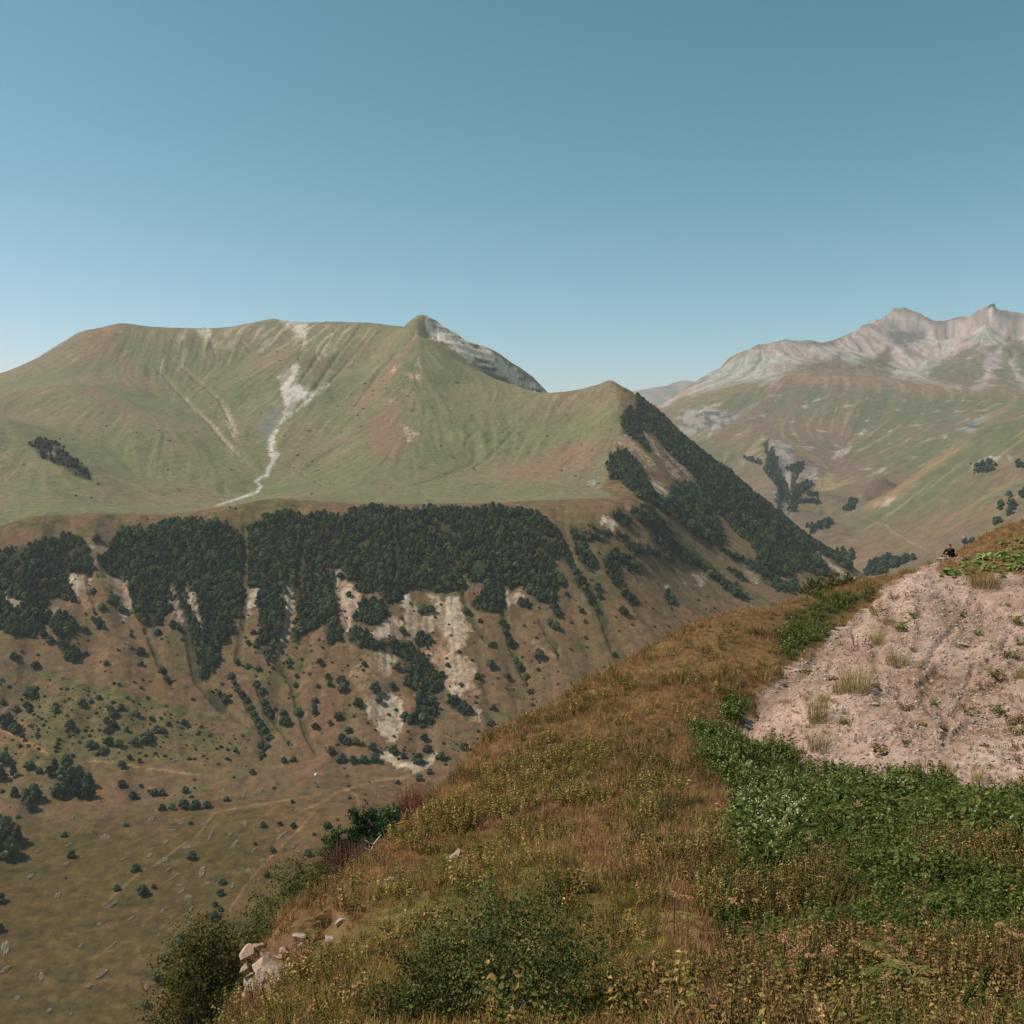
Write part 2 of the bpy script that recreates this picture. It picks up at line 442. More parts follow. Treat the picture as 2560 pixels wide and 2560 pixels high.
FOREST = [
    zz(4, [(-60, 385), (0, 375), (200, 335), (400, 300), (450, 340), (480, 450), (520, 480), (380, 510), (400, 600), (400, 660), (330, 640), (300, 610), (250, 690), (330, 730), (400, 740), (420, 820), (300, 830), (250, 780), (180, 850), (60, 830), (0, 800), (-60, 800)]),
    zz(4, [(530, 430), (620, 310), (660, 260), (780, 280), (870, 225), (1000, 215), (1220, 245), (1290, 290), (1306, 330), (1306, 560), (1318, 730), (1260, 745), (1250, 820), (1190, 900), (1170, 980), (1130, 1060), (1090, 1090), (1060, 1080), (1040, 960), (1000, 860), (975, 800), (940, 700), (880, 720), (870, 780), (760, 780), (720, 700), (700, 640), (680, 560), (620, 520), (540, 480)]),
    zz(4, [(1110, 1120), (1190, 1150), (1225, 1190), (1215, 1260), (1170, 1240), (1120, 1180)]),
    zz(4, [(290, 860), (350, 830), (380, 900), (420, 950), (390, 980), (340, 950)]),
    zz(4, [(500, 730), (560, 760), (565, 810), (510, 800)]),
    zz(4, [(1330, 260), (1450, 190), (1560, 165), (1620, 200), (1700, 175), (1780, 190), (1850, 200), (1960, 150), (1960, 500), (1790, 470), (1720, 470), (1640, 560), (1580, 590), (1535, 560), (1530, 750), (1500, 820), (1480, 920), (1440, 970), (1360, 900), (1400, 800), (1370, 590), (1330, 570)]),
    zz(4, [(1580, 600), (1720, 470), (1790, 500), (1790, 640), (1820, 760), (1830, 860), (1770, 890), (1730, 780), (1640, 830), (1600, 880), (1558, 870), (1580, 700)]),
    zz(5, [(-20, 170), (60, 170), (110, 220), (200, 180), (300, 220), (400, 160), (500, 145), (700, 165), (900, 155), (1050, 160), (1200, 150), (1380, 180), (1420, 210), (1480, 260), (1530, 340), (1550, 400), (1590, 490), (1520, 440), (1470, 400), (1460, 440), (1480, 500), (1530, 520), (1520, 570), (1470, 580), (1490, 640), (1400, 670), (1340, 590), (1300, 560), (1210, 590), (1200, 700), (1190, 720), (1070, 710), (1020, 660), (1090, 600), (1110, 520), (1050, 560), (1000, 540), (985, 480), (965, 500), (980, 620), (920, 600), (830, 610), (700, 590), (650, 650), (580, 660), (520, 600), (470, 620), (400, 590), (430, 560), (380, 530), (330, 490), (300, 460), (270, 470), (100, 480), (-20, 480)]),
    zz(5, [(1590, 490), (1620, 510), (1690, 590), (1730, 690), (1748, 775), (1690, 710), (1620, 600), (1580, 545)]),
    zz(5, [(450, 640), (530, 640), (590, 720), (560, 760), (480, 790), (380, 760), (430, 690)]),
    zz(5, [(350, 800), (430, 790), (520, 870), (620, 860), (700, 870), (730, 940), (700, 1000), (640, 940), (560, 930), (440, 900), (380, 880)]),
    zz(5, [(740, 810), (770, 820), (820, 880), (800, 910), (720, 890)]),
    zz(5, [(640, 930), (740, 930), (800, 1000), (860, 1070), (885, 1120), (800, 1140), (720, 1150), (660, 1100), (700, 1050)]),
    zz(5, [(740, 1150), (820, 1170), (840, 1230), (820, 1330), (700, 1320), (660, 1290), (730, 1260)]),
    zz(5, [(900, 1165), (960, 1180), (1030, 1260), (1010, 1290), (940, 1240), (900, 1200)]),
    zz(7, [(1170, 530), (1260, 560), (1320, 590), (1420, 640), (1390, 660), (1290, 640), (1300, 700), (1340, 780), (1330, 850), (1270, 830), (1220, 740), (1190, 640)]),
    zz(7, [(1320, 545), (1400, 560), (1470, 610), (1500, 590), (1580, 620), (1570, 660), (1480, 630), (1380, 590), (1330, 580)]),
    zz(7, [(1450, 720), (1500, 700), (1530, 760), (1580, 740), (1660, 820), (1650, 870), (1570, 850), (1540, 800), (1500, 840), (1530, 920), (1490, 950), (1440, 890), (1410, 830)]),
    zz(7, [(1560, 670), (1640, 690), (1800, 720), (1800, 750), (1700, 740), (1600, 730)]),
    zz(7, [(1450, 450), (1520, 440), (1600, 510), (1570, 550), (1510, 530)]),
    zz(7, [(1580, 440), (1680, 410), (1760, 440), (1830, 500), (1900, 580), (1850, 610), (1750, 570), (1650, 510), (1590, 470)]),
    zz(7, [(1760, 640), (1830, 610), (1900, 640), (1930, 700), (1890, 790), (1840, 780), (1810, 700)]),
    zz(7, [(1830, 1000), (1860, 990), (1890, 1060), (1880, 1100), (1820, 1060)]),
    zz(7, [(1520, 990), (1570, 1000), (1640, 1080), (1600, 1090), (1540, 1030)]),
    zz(7, [(800, 1050), (860, 1050), (930, 1090), (900, 1110), (820, 1080)]),
    zz(7, [(1020, 1040), (1080, 1080), (1120, 1160), (1080, 1170), (1040, 1100)]),
    # spur on the right
    zz(1, [(150, 880), (220, 850), (330, 900), (400, 960), (480, 1030), (490, 1080), (420, 1060), (330, 1000), (240, 960)]),
    zz(3, [(60, 560), (100, 590), (180, 650), (350, 780), (470, 860), (600, 960), (700, 1050), (830, 1160), (920, 1230), (1000, 1300), (1120, 1340), (1100, 1400), (1060, 1390), (930, 1310), (990, 1400), (1000, 1440), (850, 1400), (800, 1440), (700, 1420), (640, 1400), (650, 1330), (600, 1260), (560, 1240), (480, 1150), (440, 1110), (400, 1100), (450, 1170), (490, 1260), (480, 1280), (420, 1290), (330, 1230), (260, 1180), (240, 1130), (210, 1060), (220, 1030), (250, 980), (330, 980), (400, 1040), (280, 900), (200, 820), (120, 720), (60, 640)]),
    zz(3, [(25, 610), (60, 640), (110, 730), (90, 740), (130, 830), (110, 830), (40, 760), (0, 740), (-20, 660)]),
    zz(3, [(-40, 830), (10, 830), (60, 870), (110, 960), (140, 1020), (210, 1070), (210, 1110), (230, 1150), (170, 1110), (110, 1070), (60, 1050), (-10, 970), (-60, 960), (-90, 890)]),
    zz(3, [(30, 1110), (130, 1110), (200, 1180), (260, 1230), (200, 1240), (160, 1240), (60, 1160)]),
    zz(3, [(10, 1290), (60, 1290), (180, 1320), (170, 1340), (60, 1320)]),
    zz(3, [(150, 1240), (220, 1250), (300, 1310), (400, 1370), (390, 1400), (300, 1370), (200, 1300)]),
    zz(3, [(390, 1400), (450, 1410), (540, 1470), (600, 1530), (570, 1550), (480, 1490), (420, 1440)]),
    zz(3, [(510, 1410), (560, 1420), (600, 1460), (560, 1450)]),
    zz(3, [(470, 1300), (560, 1340), (700, 1420), (840, 1490), (830, 1520), (740, 1500), (620, 1420), (500, 1330)]),
    zz(3, [(790, 1460), (830, 1450), (850, 1500), (800, 1520)]),
]
SCREE = [
    zz(5, [(690, 590), (650, 660), (680, 720), (670, 780), (700, 870), (760, 830), (840, 790), (870, 830), (890, 860), (900, 920), (960, 920), (1030, 810), (1000, 750), (970, 650), (940, 610), (900, 640), (860, 650), (840, 610), (790, 610), (830, 690), (770, 710), (720, 660)]),
    zz(5, [(790, 920), (900, 920), (970, 930), (1000, 960), (1060, 1000), (1040, 1110), (1010, 1130), (900, 1160), (880, 1050), (830, 980)]),
    zz(5, [(490, 810), (590, 740), (650, 760), (650, 850), (580, 850), (520, 860)]),
    zz(5, [(300, 480), (330, 490), (370, 570), (450, 630), (420, 690), (390, 760), (370, 810), (320, 720), (290, 580)]),
    zz(5, [(500, 920), (560, 930), (620, 950), (600, 1050), (560, 1060), (520, 1000)]),
    zz(5, [(450, 1180), (560, 1150), (650, 1170), (660, 1300), (610, 1410), (550, 1370), (470, 1280)]),
    zz(5, [(980, 490), (1005, 550), (990, 560)]),
    zz(5, [(1215, 600), (1290, 590), (1310, 640), (1230, 670)]),
    zz(5, [(1195, 500), (1215, 500), (1205, 580), (1195, 580)]),
    zz(5, [(1030, 1230), (1080, 1230), (1075, 1300), (1040, 1280)]),
    zz(10, [(790, 110), (850, 80), (880, 120), (960, 140), (1000, 180), (1090, 200), (1130, 230), (1200, 190), (1310, 130), (1310, 200), (1200, 290), (1110, 310), (960, 260), (790, 190)]),
    zz(4, [(350, 510), (430, 500), (490, 510), (480, 560), (430, 600), (440, 640), (400, 620)]),
    zz(4, [(550, 520), (660, 530), (690, 600), (710, 690), (670, 690), (640, 620), (570, 580)]),
    zz(4, [(640, 720), (680, 730), (660, 770)]),
    zz(4, [(460, 320), (500, 345), (590, 340), (560, 400), (510, 390)]),
    zz(4, [(-20, 600), (60, 610), (110, 670), (60, 660)]),
    zz(4, [(885, 555), (925, 580), (940, 650), (1000, 780), (960, 770), (920, 690)]),
    zz(4, [(985, 590), (1040, 600), (1060, 690), (1085, 770), (1070, 800), (1030, 720), (1000, 640)]),
    zz(4, [(1330, 590), (1390, 590), (1350, 720), (1330, 740)]),
    zz(4, [(1540, 560), (1575, 620), (1580, 720), (1550, 870), (1500, 890), (1535, 720)]),
    zz(4, [(240, 700), (300, 690), (300, 750), (270, 760)]),
    zz(7, [(1370, 480), (1430, 470), (1500, 530), (1480, 560), (1400, 520)]),
    zz(7, [(1820, 920), (1870, 940), (1870, 980), (1840, 970)]),
    zz(7, [(1300, 230), (1340, 225), (1345, 255), (1305, 250)]),
    # bright slides on the spur face
    zz(3, [(0, 750), (40, 770), (90, 830), (140, 880), (150, 920), (110, 890), (60, 840), (0, 800), (-30, 780)]),
    zz(3, [(85, 720), (130, 755), (180, 830), (240, 900), (270, 950), (240, 945), (190, 880), (120, 800)]),
    zz(3, [(195, 825), (240, 850), (290, 900), (340, 960), (300, 945), (250, 890)]),
    zz(3, [(120, 960), (180, 985), (220, 1030), (210, 1055), (140, 1010)]),
    zz(3, [(930, 1310), (980, 1350), (1120, 1440), (1080, 1440), (1000, 1390)]),
    zz(3, [(560, 1370), (600, 1400), (660, 1450), (640, 1455), (590, 1410)]),
    zz(3, [(335, 1420), (395, 1430), (390, 1470), (370, 1480), (345, 1450)]), zz(3, [(195, 1460), (230, 1480), (220, 1500), (195, 1480)]), zz(3, [(300, 1430), (312, 1430), (310, 1465), (300, 1460)]),
]
SCREE_DUSTY = [   # thin, half overgrown scree
    zz(5, [(370, 1010), (480, 930), (540, 1000), (580, 1150), (470, 1200), (450, 1150), (380, 1100)]),
    zz(5, [(700, 870), (880, 840), (900, 920), (790, 930)]),
    zz(4, [(340, 560), (480, 560), (500, 720), (430, 680)]), zz(4, [(1480, 840), (1560, 870), (1520, 960)]),
    zz(7, [(1570, 640), (1700, 600), (1760, 650), (1700, 690), (1600, 670)]), zz(7, [(1600, 740), (1660, 790), (1680, 860), (1640, 820)]),
    zz(5, [(1300, 840), (1400, 860), (1470, 940), (1400, 930)]), zz(5, [(1040, 1130), (1060, 1140), (1090, 1330), (1040, 1290)]),
]
BOWL_SCREE = [
    zz(1, [(1490, 520), (1560, 470), (1590, 440), (1610, 470), (1590, 560), (1640, 580), (1670, 600), (1760, 560), (1700, 620), (1600, 700), (1540, 740), (1500, 780), (1480, 830), (1470, 880), (1490, 950), (1460, 960), (1440, 900), (1450, 820), (1500, 760), (1530, 700), (1520, 620)]),
    zz(1, [(1060, 275), (1120, 260), (1150, 350), (1110, 310)]), zz(1, [(1510, 215), (1650, 235), (1640, 350), (1610, 310), (1560, 270)]),
]
BOWL_GREY = [zz(1, [(1380, 780), (1440, 700), (1520, 640), (1510, 760), (1450, 820), (1430, 900), (1400, 850)])]
ROCK_ARETE = [zz(2, [(575, 190), (600, 180), (640, 205), (700, 265), (800, 310), (900, 370), (1000, 440), (1060, 490), (1130, 540), (1220, 600), (1150, 605), (1060, 570), (980, 510), (890, 480), (800, 430), (700, 360), (600, 310), (572, 260), (562, 220)])]
REDDISH = [
    zz(1, [(430, 560), (520, 580), (700, 680), (800, 760), (640, 700), (470, 620)]), zz(2, [(250, 760), (380, 640), (440, 760), (450, 930), (360, 970), (260, 890)]),
    zz(1, [(420, 290), (640, 240), (620, 420), (450, 420)]), zz(2, [(140, 700), (400, 430), (500, 300), (520, 330), (330, 590), (200, 740)]),
    zz(2, [(1000, 1000), (1400, 880), (1500, 900), (1450, 1000), (1200, 1060), (1000, 1080)]), zz(1, [(620, 380), (760, 480), (900, 600), (800, 590), (640, 460)]),
]
PALE_SPOTS = [zz(1, [(1000, 640), (1040, 690), (1100, 740), (1080, 740), (1030, 700)]), zz(1, [(1200, 660), (1230, 690), (1280, 820), (1260, 870), (1210, 760)]), zz(1, [(1210, 860), (1240, 880), (1250, 930), (1220, 900)]),
              zz(1, [(1100, 740), (1160, 790), (1220, 870), (1180, 840)]), zz(2, [(440, 780), (530, 830), (470, 865)]), zz(2, [(460, 500), (530, 500), (540, 540), (490, 530)]), zz(2, [(445, 590), (495, 590), (490, 615)]),
              zz(2, [(350, 640), (400, 640), (400, 660)]), zz(1, [(235, 920), (290, 905), (320, 950), (260, 950)]), zz(2, [(380, 490), (400, 455), (412, 470), (400, 500)])]

# --- relief along the fall line, then colours
n1 = fbm(B.X / 46, B.Y / 46, 3, 3)
n2 = fbm(B.X / 15, B.Y / 15, 11, 3)
st_big = B.streak(n1, 260, 26); st_big /= st_big.std()
st_fine = B.streak(n2, 130, 20); st_fine /= st_fine.std()
n3 = vnoise(B.X / 4.5, B.Y / 4.5, 13) + 0.6 * vnoise(B.X / 9.0, B.Y / 9.0, 14)
st_thin = B.streak(n3 - n3.mean(), 150, 30); st_thin /= st_thin.std()
hi = smooth(1650, 2000, B.R)
steep = smooth(0.15, 0.5, B.slope)
B.Z += steep * (st_big * (4.2 - 3.1 * hi) * smooth(-0.6, 0.4, fbm(B.X / 300, B.Y / 300, 23, 2)) + st_fine * (0.5 + 0.5 * hi) + st_thin * 0.35 * hi) + fbm(B.X / 90, B.Y / 90, 31, 4) * (1.5 + 5 * hi * steep) * (1 - 0.75 * smooth(2600, 2850, B.R)) + fbm(B.X / 12, B.Y / 12, 37, 3) * 0.5
# hummocks and old terraces on the valley floor
floor = (1 - smooth(980, 1080, B.R))
hum = fbm(B.X / 26 + B.Y / 60, B.Y / 8 + 1.5 * fbm(B.X / 60, B.Y / 60, 5, 2), 41, 3)
B.Z += floor * (1.5 * hum + 0.5 * fbm(B.X / 7, B.Y / 5, 42, 3))
# carved gullies: forest slope, then the mountain
B.project()
jg = fbm(B.X / 9, B.Y / 9, 43, 3) * 5
GUL = [zz(4, [(1310, 250), (1312, 720), (1275, 960), (1330, 1010)]), zz(4, [(1545, 480), (1575, 640), (1540, 870), (1490, 960), (1570, 1080), (1600, 1200), (1640, 1340), (1700, 1480)]), zz(4, [(890, 540), (960, 700), (1010, 850), (1060, 1080), (1180, 1210), (1330, 1330)]), zz(4, [(1240, 1040), (1330, 1190), (1440, 1390), (1400, 1500)]), zz(4, [(780, 800), (850, 960), (930, 1120)]), zz(4, [(985, 580), (1040, 690), (1085, 800)]), zz(4, [(500, 420), (480, 560), (520, 720)]), zz(4, [(1370, 1080), (1440, 1240), (1560, 1420)]),
       zz(5, [(290, 470), (320, 650), (380, 800)]), zz(5, [(980, 470), (1000, 700), (1100, 840), (1130, 900)]), zz(5, [(1200, 560), (1210, 760), (1240, 880), (1300, 1010), (1340, 1150)]), zz(5, [(1560, 400), (1690, 620), (1750, 780), (1790, 960)]), zz(5, [(1390, 760), (1480, 880), (1500, 960)]), zz(5, [(600, 300), (620, 500), (600, 640)]), zz(5, [(880, 380), (930, 520)]), zz(5, [(130, 300), (90, 560), (60, 900)]), zz(3, [(140, 1100), (260, 1230), (420, 1380), (600, 1540)]), zz(3, [(330, 1240), (560, 1370), (750, 1500)])]
gul = np.zeros(B.Z.shape)
for g_ in GUL:
    n_ = len(g_)
    gul = np.maximum(gul, line_mask(B.px, B.py, [(q[0], q[1], 9.0 if 0 < k_ < n_ - 1 else 3.0 if k_ == 0 else 1.2) for k_, q in enumerate(g_)], 9, jg))
gul *= smooth(1085, 1130, B.R) * (1 - smooth(1700, 1760, B.R)) + (B.px > 1560) * smooth(1085, 1130, B.R)
B.Z -= 3.6 * np.clip(gul, 0, 1)
GUM = [zz(1, [(820, 450), (1000, 640), (1120, 760), (1220, 880), (1300, 960)]), zz(1, [(880, 380), (1040, 520), (1180, 640), (1260, 820)]), zz(1, [(1640, 250), (1600, 440)]), zz(1, [(1932, 250), (1780, 450), (1680, 600), (1540, 740)]), zz(1, [(1800, 260), (1700, 420), (1600, 560)]), zz(1, [(1110, 270), (1150, 360), (1160, 420)]), zz(1, [(1280, 310), (1340, 370), (1380, 420)]), zz(1, [(1560, 1000), (1740, 1110)]),
       zz(2, [(870, 780), (790, 850), (780, 890), (830, 910), (830, 960), (810, 990), (640, 1060), (450, 1120)]), zz(2, [(1120, 720), (900, 870)]), zz(2, [(1060, 790), (900, 960), (820, 1010)]), zz(2, [(690, 680), (720, 800)]), zz(2, [(500, 300), (330, 480), (160, 720)]), zz(2, [(300, 260), (120, 480), (0, 600)]), zz(2, [(210, 250), (60, 470)])]
gum = np.zeros(B.Z.shape)
for g_ in GUM:
    n_ = len(g_)
    gum = np.maximum(gum, line_mask(B.px, B.py, [(q[0], q[1], 4.5 if 0 < k_ < n_ - 1 else 1.0) for k_, q in enumerate(g_)], 4, jg * 0.7))
gum *= smooth(1720, 1800, B.R)
B.Z -= np.where(B.px < 1000, 4.5, 2.2) * gum
# rock steps on the bare arete
B.project()
jit_c = fbm(B.X / 14, B.Y / 14, 51, 4) * 16
jit_f = fbm(B.X / 6, B.Y / 6, 61, 3) * 10
m_ar = area_mask(B.px, B.py, ROCK_ARETE, 5, jit_f) * smooth(2500, 2600, B.R)
B.Z += m_ar * (5 * np.abs(fbm(B.X / 40, B.Y / 40, 71, 4)) - 4 + 5 * (np.abs(((B.Z + fbm(B.X / 90, B.Y / 90, 5, 3) * 12) / 26) % 1 - 0.5) * 2))

G_green = lin(112, 109, 77); G_brown = lin(126, 109, 84); G_red = lin(134, 104, 82); G_pale = lin(132, 124, 88)
S_brown = lin(100, 83, 63); S_red = lin(104, 82, 64); S_green = lin(78, 82, 50); S_olive = lin(94, 84, 56)
C_scree = lin(186, 174, 158); C_floor = lin(94, 80, 50); C_floor2 = lin(108, 87, 62)
nA = fbm(B.X / 220, B.Y / 220, 81, 4); nB = fbm(B.X / 60, B.Y / 60, 91, 4)
colB = np.zeros(B.Z.shape + (3,)) + G_green
colB = mixc(colB, G_brown, smooth(-0.35, 0.6, nA + 0.10 * st_big + 0.06 * st_thin))
colB = mixc(colB, G_pale, 0.45 * smooth(0.2, 1.8, st_fine * 0.7 + st_thin * 0.5 + nB))
colB = mixc(colB, lin(88, 100, 64), 0.45 * smooth(0.6, 1.9, st_big * 0.6 + st_fine * 0.5 - 1.1 * nA))
upm = smooth(0.28, 0.5, B.slope) * smooth(2250, 2600, B.R)
colB = mixc(colB, lin(170, 150, 124), 0.55 * upm * smooth(1.55, 2.3, st_thin + 0.5 * nB))
colB = mixc(colB, lin(84, 88, 62), 0.4 * hi * smooth(1.3, 2.2, -st_thin + 0.4 * nB))
colB = mixc(colB, G_red, 0.75 * area_mask(B.px, B.py, REDDISH, 18, jit_c))
# the brow of the plateau and the slope below it
below = 1 - smooth(-6, 10, B.R - np.interp(B.U, np.arctan2(*world_pt(np.array([p[0] for p in rim + [(1610, 1266, 1590), (1750, 1300, 1500), (2200, 1500, 1500)]]), 1250, np.array([p[2] for p in rim + [(1610, 1266, 1590), (1750, 1300, 1500), (2200, 1500, 1500)]]))[:2]), [p[2] / math.cos(0) for p in rim + [(1610, 1266, 1590), (1750, 1300, 1500), (2200, 1500, 1500)]]) * np.hypot(1, np.tan(B.U)) - 0)
slopec = np.zeros(colB.shape) + S_brown
slopec = mixc(slopec, S_red, smooth(-0.3, 0.6, fbm(B.X / 70, B.Y / 70, 101, 4)))
slopec = mixc(slopec, S_olive, 0.8 * smooth(0.0, 0.7, fbm(B.X / 110, B.Y / 110, 111, 4) + 0.15 * st_big))
slopec = mixc(slopec, S_green, 0.7 * smooth(0.25, 0.7, fbm(B.X / 30, B.Y / 30, 121, 4)))
slopec = mixc(slopec, lin(64, 66, 42), 0.55 * gul)
slopec = mixc(slopec, lin(70, 62, 46), 0.6 * smooth(0.3, 1.8, -st_fine * 0.7 - st_thin * 0.6))
spurm = area_mask(B.px, B.py, [[(1540, 955), (1556, 1010), (1557, 1060), (1540, 1130), (1528, 1180), (1500, 1222), (1540, 1246), (1618, 1270), (1560, 1420), (1560, 1760), (2300, 1760), (2160, 1418), (1830, 1180), (1650, 1020)]], 5, jit_f) * smooth(1400, 1440, B.R)
colB = mixc(colB, slopec, np.maximum(below, spurm * 0.9))
lush = area_mask(B.px, B.py, [zz(4, [(0, 1050), (500, 1080), (1000, 1240), (1400, 1380), (1350, 1503), (0, 1503)])], 60, jit_c * 3)
colB = mixc(colB, S_green, 0.45 * lush * smooth(-0.3, 0.4, fbm(B.X / 26, B.Y / 26, 125, 4)))
fl = np.zeros(colB.shape) + C_floor
fl = mixc(fl, C_floor2, smooth(-0.2, 0.5, fbm(B.X / 120, B.Y / 120, 131, 4) + 0.9 * smooth(500, 800, B.px) - 0.35))
fl = mixc(fl, lin(70, 66, 42), 0.6 * smooth(0.0, 0.6, -hum))
fl = mixc(fl, lin(112, 96, 66), 0.5 * smooth(0.1, 0.6, fbm(B.X / 9, B.Y / 6, 143, 3)))
colB = mixc(colB, fl, 1 - smooth(985, 1075, B.R + jit_c))
# darker forest floor, scree, slides, stream gravel
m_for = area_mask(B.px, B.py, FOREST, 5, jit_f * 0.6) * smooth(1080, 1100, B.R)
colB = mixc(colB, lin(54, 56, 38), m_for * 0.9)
spot = smooth(-0.5, 0.3, fbm(B.X / 5, B.Y / 5, 151, 3))
m_sc = area_mask(B.px, B.py, SCREE, 3, jit_f * 1.3)
grit = smooth(-0.9, 0.6, st_thin + 1.2 * fbm(B.X / 3.5, B.Y / 3.5, 153, 2))
c_sc = mixc(np.zeros(colB.shape) + lin(128, 112, 98), lin(166, 154, 140), grit)
c_sc = mixc(c_sc, lin(146, 122, 106), smooth(0.0, 0.6, fbm(B.X / 30, B.Y / 30, 157, 3)))
colB = mixc(colB, c_sc, m_sc * (0.45 + 0.55 * smooth(-0.7, 0.1, fbm(B.X / 7, B.Y / 7, 151, 3) + 0.3 * st_fine)))
colB = mixc(colB, lin(138, 114, 98), 0.75 * area_mask(B.px, B.py, SCREE_DUSTY, 10, jit_c) * spot)
hiB = smooth(1700, 1800, B.R)
streak_s = smooth(-0.7, 0.5, st_fine)
colB = mixc(colB, lin(196, 182, 168), hiB * area_mask(B.px, B.py, BOWL_SCREE, 5, jit_f) * (0.35 + 0.65 * streak_s))
colB = mixc(colB, lin(120, 116, 108), 0.7 * hiB * area_mask(B.px, B.py, BOWL_GREY, 14, jit_c))
colB = mixc(colB, lin(190, 160, 138), 0.8 * hiB * area_mask(B.px, B.py, PALE_SPOTS, 4, jit_f) * spot)
colB = mixc(colB, lin(150, 128, 104), 0.35 * gum * hi * smooth(-0.2, 0.5, nB + 0.3) * (B.px < 1000))
colB = mixc(colB, lin(92, 94, 64), 0.3 * gum * hi * (B.px >= 1000))
near_ridge = smooth(0, 1, st_fine * 0.5 + 0.2) * area_mask(B.px, B.py, [zz(1, [(900, 265), (1480, 205), (1932, 240), (1932, 300), (1700, 420), (1560, 330), (1350, 400), (1100, 330), (950, 320)])], 14, jit_c) * hiB
colB = mixc(colB, lin(186, 168, 146), 0.55 * near_ridge)
rk = mixc(np.zeros(colB.shape) + lin(204, 190, 172), lin(100, 92, 84), smooth(0.05, 0.5, fbm(B.X / 26, B.Z / 9, 161, 4) + 0.3 * fbm(B.X / 8, B.Z / 5, 163, 2)))
colB = mixc(colB, rk, m_ar)
wash = [(526, 1272, 2), (560, 1258, 2.5), (600, 1245, 3), (640, 1232, 3.5), (652, 1215, 4), (640, 1203, 4), (648, 1196, 4.5), (668, 1186, 5), (672, 1170, 4.5), (684, 1150, 4.5), (692, 1135, 5)]
colB = mixc(colB, lin(178, 170, 158), 0.85 * line_mask(B.px, B.py, wash, 4, jit_f * 0.3) * hiB)
PATHS = [zz(9, [(850, 590), (1060, 595), (1240, 630), (1500, 665), (1932, 730)]), zz(6, [(930, 880), (1060, 780), (1200, 690), (1290, 560), (1500, 520), (1932, 450)]), zz(6, [(1380, 1160), (1480, 1000), (1600, 860), (1760, 700), (1900, 560)]),
         zz(4, [(100, 1000), (400, 1090), (700, 1170), (1000, 1240), (1200, 1300)]), zz(10, [(0, 690), (130, 640), (260, 580), (340, 510), (450, 480), (600, 430), (760, 390), (1050, 360)]), zz(10, [(450, 480), (540, 530), (570, 620)]), zz(6, [(880, 890), (750, 1000), (620, 1120)])]
for i, pth in enumerate(PATHS):
    colB = mixc(colB, lin(164, 132, 102) if i != 3 else lin(74, 82, 46), (0.42 if i != 3 else 0.5) * line_mask(B.px, B.py, pth, 2.2 if i != 3 else 9, jit_f * 0.25) * (1 - hiB))
colB = mixc(colB, lin(150, 112, 84), 0.8 * area_mask(B.px, B.py, [zz(9, [(0, 255), (200, 360), (460, 500), (470, 530), (300, 450), (100, 340), (0, 290)])], 4, jit_f * 0.4) * (1 - hiB))
colB = mixc(colB, lin(112, 86, 66), 0.6 * area_mask(B.px, B.py, [zz(6, [(1370, 1150), (1480, 1000), (1640, 830), (1700, 860), (1560, 960), (1450, 1170)])], 8, jit_f))
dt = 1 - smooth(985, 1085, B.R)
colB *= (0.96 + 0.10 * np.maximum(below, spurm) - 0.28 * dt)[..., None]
colB *= 1 + np.maximum(np.maximum(below, spurm), dt)[..., None] * np.array([0.10, 0.0, -0.12])   # ground colour warmed below the rim to offset the grey of the haze
speck = fbm(B.X / 3.2, B.Y / 3.2, 171, 2) * 0.6 + fbm(B.X / 8, B.Y / 8, 173, 3)
colB *= (1 + (0.20 + 0.14 * np.maximum(below, spurm)) * np.clip(speck, -1, 1))[..., None]
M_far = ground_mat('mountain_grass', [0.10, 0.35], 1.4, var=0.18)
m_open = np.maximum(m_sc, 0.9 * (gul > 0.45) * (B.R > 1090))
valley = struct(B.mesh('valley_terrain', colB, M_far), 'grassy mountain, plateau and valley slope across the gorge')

# ================================================================ STRUCTURE: mountains up the valley on the right
sky_c = [(1560, 1060, 6000), (1648, 1016, 6200), (1700, 985, 6350), (1741, 959, 6500), (1819, 904, 6750), (1891, 871, 6950), (1974, 851, 7000), (2026, 853, 7000), (2083, 868, 6950), (2105, 850, 7150), (2129, 832, 7300), (2180, 805, 7600), (2233, 778, 7900), (2259, 774, 7950), (2290, 798, 7900), (2305, 792, 7850), (2347, 809, 7800), (2385, 800, 7750), (2419, 796, 7700), (2440, 782, 7650), (2478, 762, 7600), (2507, 778, 7550), (2544, 785, 7500), (2620, 800, 7400), (2800, 830, 7300)]
bench = [(1600, 1052, 5600), (1700, 1010, 5650), (1834, 966, 5650), (1930, 945, 5650), (2026, 935, 5600), (2181, 950, 5350), (2300, 962, 5150), (2430, 972, 4950), (2560, 980, 4800), (2750, 990, 4700)]
bench_back = [(1930, 938, 6000), (2026, 928, 6000), (2181, 943, 5700), (2300, 955, 5500), (2430, 964, 5300), (2560, 970, 5150)]
gorge = [(1640, 1075, 5300), (1750, 1058, 5050), (1830, 1100, 4600), (1900, 1125, 4250), (1943, 1165, 3950), (1953, 1218, 3600), (1945, 1255, 3350), (1990, 1290, 3100), (2060, 1345, 2850), (2125, 1412, 2600)]
near_sp = [(2800, 1000, 2950), (2660, 1040, 3000), (2560, 1050, 3050), (2466, 1064, 3120), (2400, 1100, 3150), (2336, 1145, 3150), (2270, 1200, 3100), (2207, 1256, 3030), (2140, 1337, 2850)]
